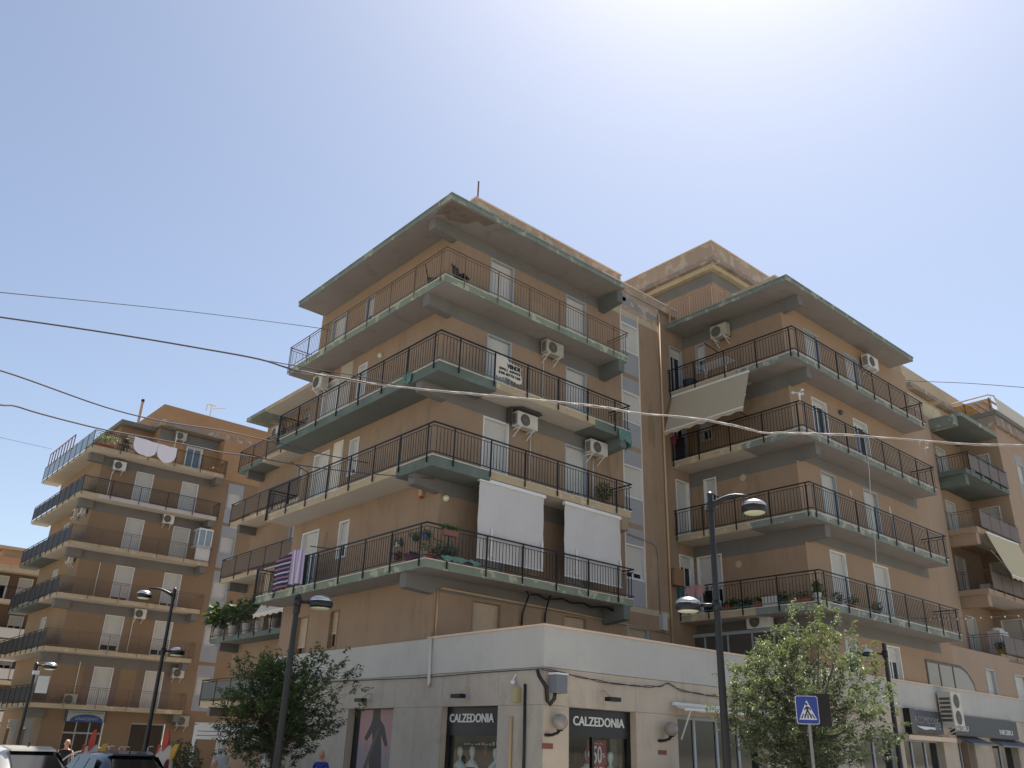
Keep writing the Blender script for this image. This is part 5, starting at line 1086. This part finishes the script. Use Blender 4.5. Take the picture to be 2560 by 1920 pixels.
A_ = [(-12.39, -3.16, 9.03), (-12.0, -3.47, 8.97), (-11.02, -4.23, 8.85), (-10.04, -5.0, 8.71), (-9.18, -5.65, 8.58), (-8.32, -6.31, 8.43), (-7.7, -6.74, 8.25), (-6.72, -7.5, 8.1), (-6.07, -8.01, 8.04), (-5.43, -8.54, 7.99), (-4.79, -9.06, 7.95), (-4.15, -9.58, 7.9), (-3.51, -10.1, 7.84), (-2.98, -10.51, 7.76), (-2.21, -11.14, 7.71), (-1.55, -11.64, 7.59), (-1.21, -11.88, 7.51), (-.9, -12.15, 7.52), (-.09, -12.85, 7.52), (.99, -13.75, 7.47), (1.63, -14.28, 7.44), (2.32, -14.88, 7.45), (2.69, -15.19, 7.45)]
cable('thick grey cable bundle crossing the whole street before both towers', A_[:8], .017, CBL, 1, 1)
cable('pale twisted garland of wires crossing before the right tower', A_[6:], .011, CBW, 3, 2)
m = MB(); k0 = Vector(A_[19]); rg = random.Random(4)
for i in range(5): m.tube(catmull([k0+Vector((rg.uniform(-.1, .1), 0, 0)), k0+Vector((rg.uniform(-.3, .1), 0, -.02-.1*rg.random())), k0+Vector((rg.uniform(-.3, .0), .02, -.12-.16*rg.random()))], 4), .007, 4)
tag(m.build('cable_tangle', CBW, org=k0), 'loose tangle of pale wire ends on the garland at right', 'wire tangle')
cable('second dark cable running under the thick bundle', [(-8.31, -6.26, 8.45), (-7.71, -6.72, 8.35), (-6.72, -7.48, 8.2), (-6.18, -7.87, 8.08), (-5.41, -8.5, 8.02)], .009, CBD, 1)
cable('middle left cable running to the third floor balcony', [(-12.6, -4.0, 7.7), (-11.73, -3.2, 8.1), (-9.6, -2.0, 8.35), (-8.05, -.97, 8.73), (-6.37, .15, 9.27), (-5.13, 1.04, 9.63), (-3.7, 1.79, 9.94), (-2.37, 2.63, 10.24), (-.33, 3.51, 10.66), (0, 3.6, 10.72)], .016, CBL, 1, 5)
cable('lower left cable running to the corner tower beam', [(-12.13, -3.8, 7.25), (-11.55, -3.03, 7.54), (-11.28, -2.64, 7.71), (-10.87, -2.32, 7.79), (-10.11, -1.65, 7.99), (-9.29, -1.04, 8.19), (-8.41, -.48, 8.42), (-6.85, .17, 8.71), (-5.85, 1.25, 9.08), (-4.79, 1.65, 9.31), (-3.49, 1.52, 9.35), (-1.56, 1.34, 9.53), (.84, .95, 9.81)], .017, CBL, 1, 6)
cable('thin wire from the left sky to the top tower wall', [(-12.0, 2.1, 11.8), (-11.46, 2.82, 12.25), (-5.61, 7.33, 15.69), (.46, 9.41, 18.0), (1.15, 10.2, 18.4)], .012, CBD)
cable('thin wire reaching the left block terrace from the left edge', [(-5.8, 36.19, 18.23), (-.78, 47.3, 21.42)], .012, CBD)
cable('thin wire in the sky at the right edge', [(24.5, -3.7, 19.4), (27.93, -2.67, 20.53), (28.32, -5.39, 19.66), (28.38, -7.78, 18.73), (28.78, -9.29, 18.26)], .016, CBD)
H_ = [Vector(p) for p in [(24.45, -1.23, 8.16), (25.21, -1.89, 8.18), (26.23, -2.8, 8.22), (27.12, -3.59, 8.27), (27.93, -4.33, 8.35), (29.2, -5.5, 8.49), (29.94, -6.18, 8.58)]]
cable('string of little bulbs below the right tower balcony', [CAM+(p-CAM)*(33/38) for p in H_], .009, CBD, 1, 1, 18)
cable('cable bundle fixed along the shop wall under the parapet', [(.9, YP-.05, 4.02), (1.56, YP-.06, 4.0), (2.04, YP-.06, 3.95), (2.74, YP-.06, 3.9), (3.48, YP-.06, 3.86), (4.24, YP-.06, 3.86), (4.83, YP-.06, 3.87), (5.45, YP-.06, 3.92), (5.79, YP-.06, 4.02), (6.3, YP-.06, 3.88), (7.18, YP-.06, 3.83), (7.82, YP-.06, 3.81), (10, YP-.06, 3.85)], .013, CBD, 2, 9)
cable('thin cable run along the left shop wall under the parapet', [(XP-.05, 10, 4.06), (XP-.05, 5, 4.04), (XP-.06, 1.2, 4.0), (XP-.05, -1.5, 4.03), (XP-.05, -3.6, 4.03)], .012, CBD)
# ------------------------------------------------------------------ cars
def car(label, loc, rz, paint, tall=1.52, group=None):
    """hatchback: local +X is forward, origin on the ground at the middle"""
    o = thing('parked_car', label, 'car', loc, rz, 'parked cars at the kerb', local=True)
    k = tall/1.5
    # stations along x: (x, half width, z sill, z belt, roof half width, roof z or None)
    st = [(-2.02, .70, .42, .86, .55, None), (-1.96, .82, .3, .98, .60, 1.0), (-1.62, .87, .26, 1.02, .60, 1.28), (-1.25, .885, .25, 1.0, .60, 1.44), (-.6, .89, .25, .98, .61, 1.5), (.15, .89, .25, .96, .61, 1.48), (.55, .885, .25, .95, .60, 1.37), (1.05, .87, .26, .93, .62, .98), (1.55, .84, .28, .86, .62, None), (1.95, .76, .32, .74, .5, None), (2.06, .6, .4, .62, .4, None)]
    rows = []
    for x, w_, zs, zb, rw, zr in st:
        zr_ = zr if zr else zb+.03; ww = rw if zr else w_*.8
        rows.append([(x, w_*.94, zs*k), (x, w_, (zs+zb)/2*k), (x, w_*.975, zb*k), (x, (w_*.97*.25+ww*.75) if zr else ww, (zb*.25+zr_*.75)*k if zr else zr_*k), (x, ww*.86, zr_*k+.012), (x, 0, zr_*k+.035)])
    m = MB()
    n = 6; idx = []
    for r in rows:
        full = r+[(p[0], -p[1], p[2]) for p in r[-2::-1]]; idx.append([len(m.v)+i for i in range(len(full))]); m.v += full
    N = len(idx[0])
    for i in range(len(idx)-1):
        for j in range(N-1): m.f.append((idx[i][j], idx[i+1][j], idx[i+1][j+1], idx[i][j+1])); m.m.append(0)
        m.f.append((idx[i][-1], idx[i+1][-1], idx[i+1][0], idx[i][0])); m.m.append(1)
    m.f.append(tuple(idx[0])); m.m.append(0); m.f.append(tuple(idx[-1])[::-1]); m.m.append(0)
    b = m.build('body', [paint, BLACK], o, smooth=True, local=True); sb = b.modifiers.new('sub', 'SUBSURF'); sb.levels = 2; sb.render_levels = 2
    GL = glassy('car_glass', '#15191a', .05) if 'car_glass' not in MATS else MATS['car_glass']
    g = MB()
    P_ = lambda x, y, z: (x, y, z*k)
    g.poly([P_(-1.985, -.56, 1.04), P_(-1.985, .56, 1.04), P_(-1.43, .5, 1.43), P_(-1.43, -.5, 1.43)]); g.build('rear_window', GL, o, local=True)
    for s in (-1, 1):
        g = MB(); Y = lambda z: s*(.9-.42*max(0, z-.98)+.012)
        for q in ([(-1.5, 1.06), (-.75, 1.04), (-.75, 1.42), (-1.2, 1.38)], [(-.68, 1.04), (.1, 1.01), (.1, 1.42), (-.68, 1.43)], [(.16, 1.01), (.85, .99), (.5, 1.33), (.16, 1.41)]): g.poly([P_(x, Y(z), z) for x, z in q])
        g.build('side_window', GL, o, local=True)
        g = MB(); g.hexa([P_(-2.03, s*.52, .82), P_(-1.99, s*.84, .84), P_(-1.8, s*.9, .86), P_(-1.9, s*.55, .85), P_(-2.02, s*.5, .97), P_(-1.97, s*.8, 1.0), P_(-1.75, s*.885, 1.0), P_(-1.9, s*.55, 1.0)]); g.build('tail_light', flat('tail_light', '#8d8088', .15), o, local=True)
        g = MB(); g.hexa([P_(.72, s*.9, .97), P_(.9, s*.9, .97), P_(.9, s*1.08, .97), P_(.76, s*1.08, .97), P_(.74, s*.9, 1.1), P_(.9, s*.9, 1.1), P_(.88, s*1.08, 1.12), P_(.78, s*1.08, 1.12)]); g.build('mirror', BLACK, o, local=True)
        for x in (-1.25, 1.3):
            w_ = MB(); c = (x, s*.82, .32); nn = 20
            w_.prism(lambda u, d, z: (u, c[1]+s*d, z), [(c[0]+.32*math.cos(6.283*i/nn), c[2]+.32*math.sin(6.283*i/nn)) for i in range(nn)], -.12, .06, 0); wh = w_.build('wheel', flat('tyre', '#1b1b1b', .9), o, local=True)
            w_ = MB(); w_.prism(lambda u, d, z: (u, c[1]+s*d, z), [(c[0]+.21*math.cos(6.283*i/nn), c[2]+.21*math.sin(6.283*i/nn)) for i in range(nn)], .06, .075, 0); w_.build('rim', GREYM, wh, local=True)
    m = MB(); m.box(-1.25, -1.2, -.012, .012, 1.5*k, 1.5*k+.09); m.build('aerial', BLACK, o, local=True)
    m = MB(); m.hexa([P_(-1.55, -.5, 1.41), P_(-1.15, -.55, 1.48), P_(-1.15, .55, 1.48), P_(-1.55, .5, 1.41), P_(-1.53, -.5, 1.45), P_(-1.15, -.55, 1.51), P_(-1.15, .55, 1.51), P_(-1.53, .5, 1.45)]); m.build('spoiler', paint, o, local=True)
    return o
def paint(name, h, metal=.4, rough=.25):
    m, n, b = base(name); b.inputs['Base Color'].default_value = (*lin(h), 1); b.inputs['Metallic'].default_value = metal; b.inputs['Roughness'].default_value = rough; b.inputs['Coat Weight'].default_value = .6; MATS[name] = m; return m
car('pale silver car parked at the lower left edge, seen from behind', (-8.35, 5.0, GZ), R(101), paint('car_silver', '#c9c4ba'), 1.56)
car('dark blue car parked right of the pale silver one, seen from behind', (-5.75, 5.15, GZ), R(90), paint('car_dark', '#272a33'), 1.5)
car('silver car partly cut off at the left edge behind the pale one', (-10.6, 9.6, GZ), R(98), paint('car_grey', '#8f9298'), 1.5)

# ------------------------------------------------------------------ people
SKIN = flat('skin', '#b98a6e', .6); HAIRG = flat('grey_hair', '#a59a92', .8)
def person(label, loc, rz, h, top, legs, arm='down', hair=HAIRG, sleeves=False, bald=False):
    o = thing('person', label, 'person', loc, rz, local=True); k = h/1.72
    V_ = [(0, 0, .95, .15, .11), (0, 0, 1.15, .14, .1), (0, 0, 1.36, .17, .11), (0, 0, 1.46, .07, .065), (0, .01, 1.54, .058, .06), (0, .01, 1.6, .05, .055)]
    E_ = [(i, i+1) for i in range(5)]
    def add(p, r, par): V_.append((*p, r, r)); E_.append((par, len(V_)-1)); return len(V_)-1
    for s in (-1, 1):
        a = add((s*.1, 0, .88), .085, 0); a = add((s*.11, .02, .5), .062, a); a = add((s*.11, -.01, .1), .042, a); add((s*.12, .14, .04), .035, a)
        a = add((s*.2, 0, 1.4), .06, 2)
        if arm == 'up' and s > 0: a = add((.3, .1, 1.18), .045, a); a = add((.22, .28, 1.36), .034, a); add((.18, .32, 1.44), .03, a)
        else: a = add((s*.26, .0, 1.12), .045, a); a = add((s*.27, .08, .88), .033, a); add((s*.27, .1, .8), .028, a)
    me = bpy.data.meshes.new('body'); me.from_pydata([(v[0]*k, v[1]*k, v[2]*k) for v in V_], E_, []); ob = bpy.data.objects.new('body', me); COL.objects.link(ob)
    sk_ = ob.modifiers.new('skin', 'SKIN'); sk_.use_smooth_shade = True; sb = ob.modifiers.new('sub', 'SUBSURF'); sb.levels = 2; sb.render_levels = 2
    for i, v in enumerate(V_): d = me.skin_vertices[0].data[i]; d.radius = (v[3]*k, v[4]*k); d.use_root = (i == 0)
    dg = bpy.context.evaluated_depsgraph_get(); m0 = bpy.data.meshes.new_from_object(ob.evaluated_get(dg)); bpy.data.objects.remove(ob)
    hd = MB(); hd.lathe([(.03, -.12), (.058, -.1), (.07, -.05), (.078, .0), (.074, .05), (.055, .09), (.025, .108)], (0, .015*k, 1.64*k), 16, 0, k, k*1.18)
    n0 = len(m0.vertices); m2 = bpy.data.meshes.new('body'); m2.from_pydata([tuple(v.co) for v in m0.vertices]+hd.v, [], [tuple(q.vertices) for q in m0.polygons]+[tuple(i+n0 for i in f) for f in hd.f]); m2.polygons.foreach_set('use_smooth', [True]*len(m2.polygons))
    for x in (SKIN, top, legs): m2.materials.append(x)
    for p in m2.polygons:
        c = p.center/k
        if c.z < .97: p.material_index = 2 if abs(c.x) < .21 or c.z < .7 else 0
        elif c.z < 1.45: p.material_index = 1 if (abs(c.x) < .2 or (sleeves and c.z > 1.2)) else 0
        else: p.material_index = 0
    b = bpy.data.objects.new('body', m2); COL.objects.link(b); b.parent = o; ORG[b.name] = Vector((0, 0, 0))
    m = MB()
    if not bald: m.lathe([(.02, .115), (.06, .098), (.083, .05), (.086, -.02), (.08, -.06)], (0, -.014*k, 1.645*k), 14, 0, k, k*1.1)
    else: m.lathe([(.08, .02), (.083, -.03), (.075, -.07)], (0, -.012*k, 1.62*k), 14, 0, k, k*1.05)
    m.build('hair', hair, o, local=True, smooth=True)
    m = MB(); m.hexa([(-.014, .1, 1.6), (.014, .1, 1.6), (.012, .13, 1.605), (-.012, .13, 1.605), (-.008, .095, 1.65), (.008, .095, 1.65), (.006, .11, 1.645), (-.006, .11, 1.645)]); m.box(-.03, .03, .095, .104, 1.568, 1.576)
    for s in (-1, 1): m.box(s*.035-.012, s*.035+.012, .088, .1, 1.64, 1.652); m.box(s*.088-.01, s*.088+.01, -.01, .03, 1.6, 1.66)
    m.v = [(x*k, y*k, z*k) for x, y, z in m.v]; m.build('face', SKIN, o, local=True)
    return o
person('bald old man in a blue shirt walking past the fashion poster', (-.6, 3.45, GZ), R(120), 1.62, flat('blue_shirt', '#31408c', .9), flat('navy_trousers', '#2b2f3a', .9), hair=HAIRG, sleeves=True, bald=True)
person('woman in a dark sleeveless top raising a hand outside the left block', (-5.05, 11.85, GZ), R(150), 1.66, flat('black_top', '#1f1d20', .9), flat('black_skirt', '#232125', .9), 'up', flat('grey_brown_hair', '#6d625a', .8))
person('person with blond hair below the pergola, mostly cut off by the frame', (-3.55, 3.8, GZ), R(160), 1.3, flat('grey_top', '#6d6a70', .9), flat('black_skirt', '#232125', .9), hair=flat('blond_hair', '#c6ae78', .8))

# ------------------------------------------------------------------ coin-operated ride boards, pergola, statue, poles
RED = flat('ride_red', '#c0402c', .4); YEL = flat('ride_yellow', '#d2a63c', .4); RWH = flat('ride_white', '#d0c6ba', .45); MAR = flat('ride_maroon', '#6d1f28', .3); NAV = flat('ride_print_blue', '#4b4a78', .5)
def ride(label, loc, rz, s=1.):
    o = thing('ride_board', label, 'ride sign', loc, rz, 'rocket shaped ride boards', local=True); pl = lambda u, d, z: (u*s*.72, -d*s, z*s)
    m = MB(); m.prism(pl, [(-.34, 0), (.26, 0), (.34, .6), (.34, 1.05), (.28, 1.4), (.14, 1.62), (-.06, 1.55), (-.2, 1.58), (-.34, 1.5), (-.4, .8)], 0, .12, 0); m.build('board', RWH, o, local=True)
    m = MB(); m.prism(pl, [(-.12, 1.45), (.06, 1.6), (.06, 1.9), (.0, 2.0), (-.09, 1.93), (-.16, 1.7)], .02, .16); m.prism(pl, [(-.34, 1.38), (-.27, 1.42), (-.24, 1.6), (-.32, 1.62)], .02, .14); m.build('red_fin', RED, o, local=True)
    m = MB(); m.prism(pl, [(.26, 1.15), (.38, 1.3), (.52, 1.66), (.36, 1.64), (.22, 1.5)], .03, .15); m.build('yellow_fin', YEL, o, local=True)
    m = MB(); m.prism(pl, [(.12+.1*math.cos(6.283*i/18)+.05*math.sin(6.283*i/18), .92+.33*math.sin(6.283*i/18)) for i in range(18)], .12, .16); m.build('porthole', MAR, o, local=True)
    m = MB()
    for z in (.72, .5, .28):
        for x in (-.33, -.27, -.21): m.box(x*s*.72, (x+.045)*s*.72, -.128*s, -.119*s, z*s, (z+.11)*s)
    m.build('print', NAV, o, local=True); return o
ride('white rocket shaped ride board with red and yellow fins by the dark car', (-5.95, 6.25, GZ), R(-24), 1.0)
ride('white ride board with red fin half hidden by the round shrub', (-3.4, 7.7, GZ), R(-40), 1.02)
for i, (x, y, z) in enumerate([(-5.21, 7.67, 1.91), (-5.1, 7.57, 1.93), (-4.88, 7.38, 1.92), (-4.77, 7.29, 1.92), (-4.27, 6.84, 1.95)]):
    m = MB(); m.tube([(x, y, GZ), (x, y, z-.02), (x+.03, y-.02, z), (x+.12, y-.05, z)], .018, 6); tag(m.build('hooked_post', flat('pale_post', '#bdb3a6', .5), org=(x, y, GZ)), ['leftmost thin hooked post, next to the white ride board', 'second hooked post from the white ride board', 'third hooked post from the white ride board', 'fourth hooked post from the white ride board', 'hooked post by the two headed street lamp pole'][i], 'post', 'hooked posts behind the dark car')
o = thing('pergola', 'white slatted pergola frame beside the left tree', 'pergola', (-1.7, 10.1, GZ)); Vx = Vector((.74, -.67, 0)); Vy = Vector((.67, .74, 0)); A0 = Vector((-1.72, 10.08, 0))
def pg(name, u0, u1, d0, d1, z0, z1, mt):
    m = MB(); f_ = lambda u, d, z: tuple(A0+Vx*u+Vy*d+Vector((0, 0, z))); m.hexa([f_(u0, d0, z0), f_(u1, d0, z0), f_(u1, d1, z0), f_(u0, d1, z0), f_(u0, d0, z1), f_(u1, d0, z1), f_(u1, d1, z1), f_(u0, d1, z1)]); return m.build(name, mt, o)
WP = flat('white_painted_steel', '#d6d3cb', .5)
for u in (0, 2.4):
    for d in (0, 2.4): pg('post', u, u+.12, d, d+.12, GZ, 2.62, WP)
for z in (2.24, 2.37, 2.5, 2.6): pg('slat', .12, 2.4, 0, .05, z-.05, z+.055, WP); pg('slat', 0, .05, .12, 2.4, z-.05, z+.055, WP)
pg('roof_panel', 0, 2.52, 0, 2.52, 2.66, 2.7, WP)
m = MB(); c = (-1.22, 8.75, GZ); m.lathe([(.22, 0), (.24, .5), (.2, .95), (.24, 1.3), (.2, 1.42), (.07, 1.5), (.1, 1.6), (.1, 1.72), (.04, 1.8)], c, 16, 0, 1, .8); m.tube([(c[0]-.2, c[1], 1.7), (c[0]-.28, c[1]-.08, 1.4), (c[0]-.05, c[1]-.2, 1.35)], .06, 8); m.tube([(c[0]+.2, c[1], 1.7), (c[0]+.26, c[1]-.08, 1.4), (c[0]+.05, c[1]-.2, 1.35)], .06, 8)
tag(m.build('statue', plaster('white_marble', '#c5c1b8', var=.12), smooth=True, org=c), 'white draped statue standing between the pergola and the tree', 'statue')
m = MB(); m.tube(catmull([(-5.6, 10.9, GZ), (-5.5, 10.85, 1.2), (-5.2, 10.6, 1.65), (-4.6, 10.0, 1.85)], 5), .02, 6); tag(m.build('barrier_arm', GREYM, org=(-5.6, 10.9, GZ), smooth=True), 'thin grey curved bar beside the waving woman', 'bar')
m = MB(); m.hexa([(-6.8, 6.6, GZ), (-6.2, 6.3, GZ), (-6.0, 6.9, GZ), (-6.6, 7.2, GZ), (-6.7, 6.7, 1.35), (-6.3, 6.45, 1.5), (-6.1, 6.8, 1.5), (-6.5, 7.05, 1.35)]); tag(m.build('coin_ride', RED, org=(-6.4, 6.7, GZ)), 'red moulded ride seat left of the white ride board', 'ride')
# shop dummies and goods behind the glass
MANN = flat('mannequin_white', '#c9cfca', .5); MANB = flat('black_swimwear', '#1d1d21', .8)
def mannequin(label, loc, rz, wear):
    o = thing('mannequin', label, 'mannequin', loc, rz, 'mannequins in the shop windows', local=True); m = MB()
    m.lathe([(.1, .0), (.17, .12), (.16, .22), (.115, .38), (.16, .55), (.19, .68), (.12, .76), (.05, .8), (.05, .86), (.085, .92), (.1, 1.0), (.09, 1.08), (.04, 1.13)], (0, 0, 0), 16, 0, 1, .7)
    for s in (-1, 1): m.tube([(s*.19, 0, .68), (s*.26, .03, .42), (s*.24, -.06, .12)], [.055, .042, .03], 8)
    m.lathe([(.03, -1.0), (.03, 0)], (0, 0, 0), 8); m.lathe([(.18, -1.02), (.18, -1.0)], (0, 0, 0), 12); m.build('figure', MANN, o, smooth=True, local=True)
    m = MB(); m.lathe([(.175, .1), (.165, .22), (.12, .38), (.165, .55), (.17, .62)], (0, 0, 0), 16, 0, 1.03, .74); m.build('clothing', wear, o, smooth=True, local=True); return o
z_ = 1.1
mannequin('white mannequin at the left of the left shop window', (XP+.55, .02, z_), R(-90), MANN); mannequin('mannequin in black swimwear, middle of the left shop window', (XP+.62, -.42, z_+.02), R(-90), MANB); mannequin('mannequin at the right of the left shop window', (XP+.6, -1.42, z_), R(-90), flat('grey_wear', '#7d7f86', .9))
mannequin('white faced mannequin left of the red sale poster', (3.2, YP+.55, z_+.05), 0, MANB); mannequin('white mannequin in a dark strapped top right of the sale poster', (4.05, YP+.55, z_-.0), 0, flat('dark_strap_top', '#4b4a48', .9))
o = thing('sale_poster', 'red fifty percent sale poster behind the right shop window', 'poster', (3.3, YP+.45, 1.2)); pl = PY(YP+.5)
m = MB(); m.pbox(pl, 3.1, 3.84, 0, .01, 1.0, 2.49); m.build('sheet', flat('sale_red', '#8d2230', .5), o)
text(o, '50', pl, 3.33, 1.95, .58, SHT, .013, .33, .008, 'number', ext=.001); text(o, '%', pl, 3.68, 2.08, .16, SHT, .013, .09, .0, 'percent_sign', ext=.001); text(o, 'FINO AL', pl, 3.3, 2.39, .06, SHT, .013, .4, 0, ext=.001); text(o, 'SALDI', pl, 3.25, 1.72, .2, SHT, .013, .5, .004, ext=.001)
m = MB(); m.pbox(PY(YP+.7), 4.2, 4.45, 0, .02, 1.0, 2.62); tag(m.build('white_panel', flat('grey_white_panel', '#8d8f8a', .6), org=(4.3, YP+.7, 1)), 'tall pale panel at the right of the right shop window', 'panel')
rg = random.Random(11); m = MB()
for r_ in range(2):
    for i in range(26): x = 2.05+i*.088; m.pbox(PY(YP+1.2), x, x+.05, 0, .05, 1.35+r_*.55, 1.35+r_*.55+rg.uniform(.28, .42), rg.randint(0, 3))
tag(m.build('hanging_stock', [flat('stock_dark', '#2d2826', .9), flat('stock_brown', '#5d4a3d', .9), flat('stock_black', '#1b1a1b', .9), flat('stock_tan', '#8a7360', .9)], org=(3.2, YP+1.2, 1.3), kind='stuff'), 'rows of dark goods hanging on the back wall of the right shop', 'stock')
m = MB()
for i in range(18): y = .15-i*.125; m.pbox(PX(XP+.95), y-.05, y+.02, 0, .04, 2.0+rg.uniform(-.05, .1), 2.35, rg.randint(0, 3))
for i in range(14): y = .1-i*.15; m.pbox(PX(XP+.8), y-.04, y+.03, 0, .03, 2.28, 2.28+rg.uniform(.02, .1), 4)
tag(m.build('hanging_stock', [MATS['stock_dark'], MATS['stock_brown'], MATS['stock_black'], MATS['stock_tan'], MANN], org=(XP+.9, -1, 2), kind='stuff'), 'dark goods with pale tags hanging in the left shop', 'stock')
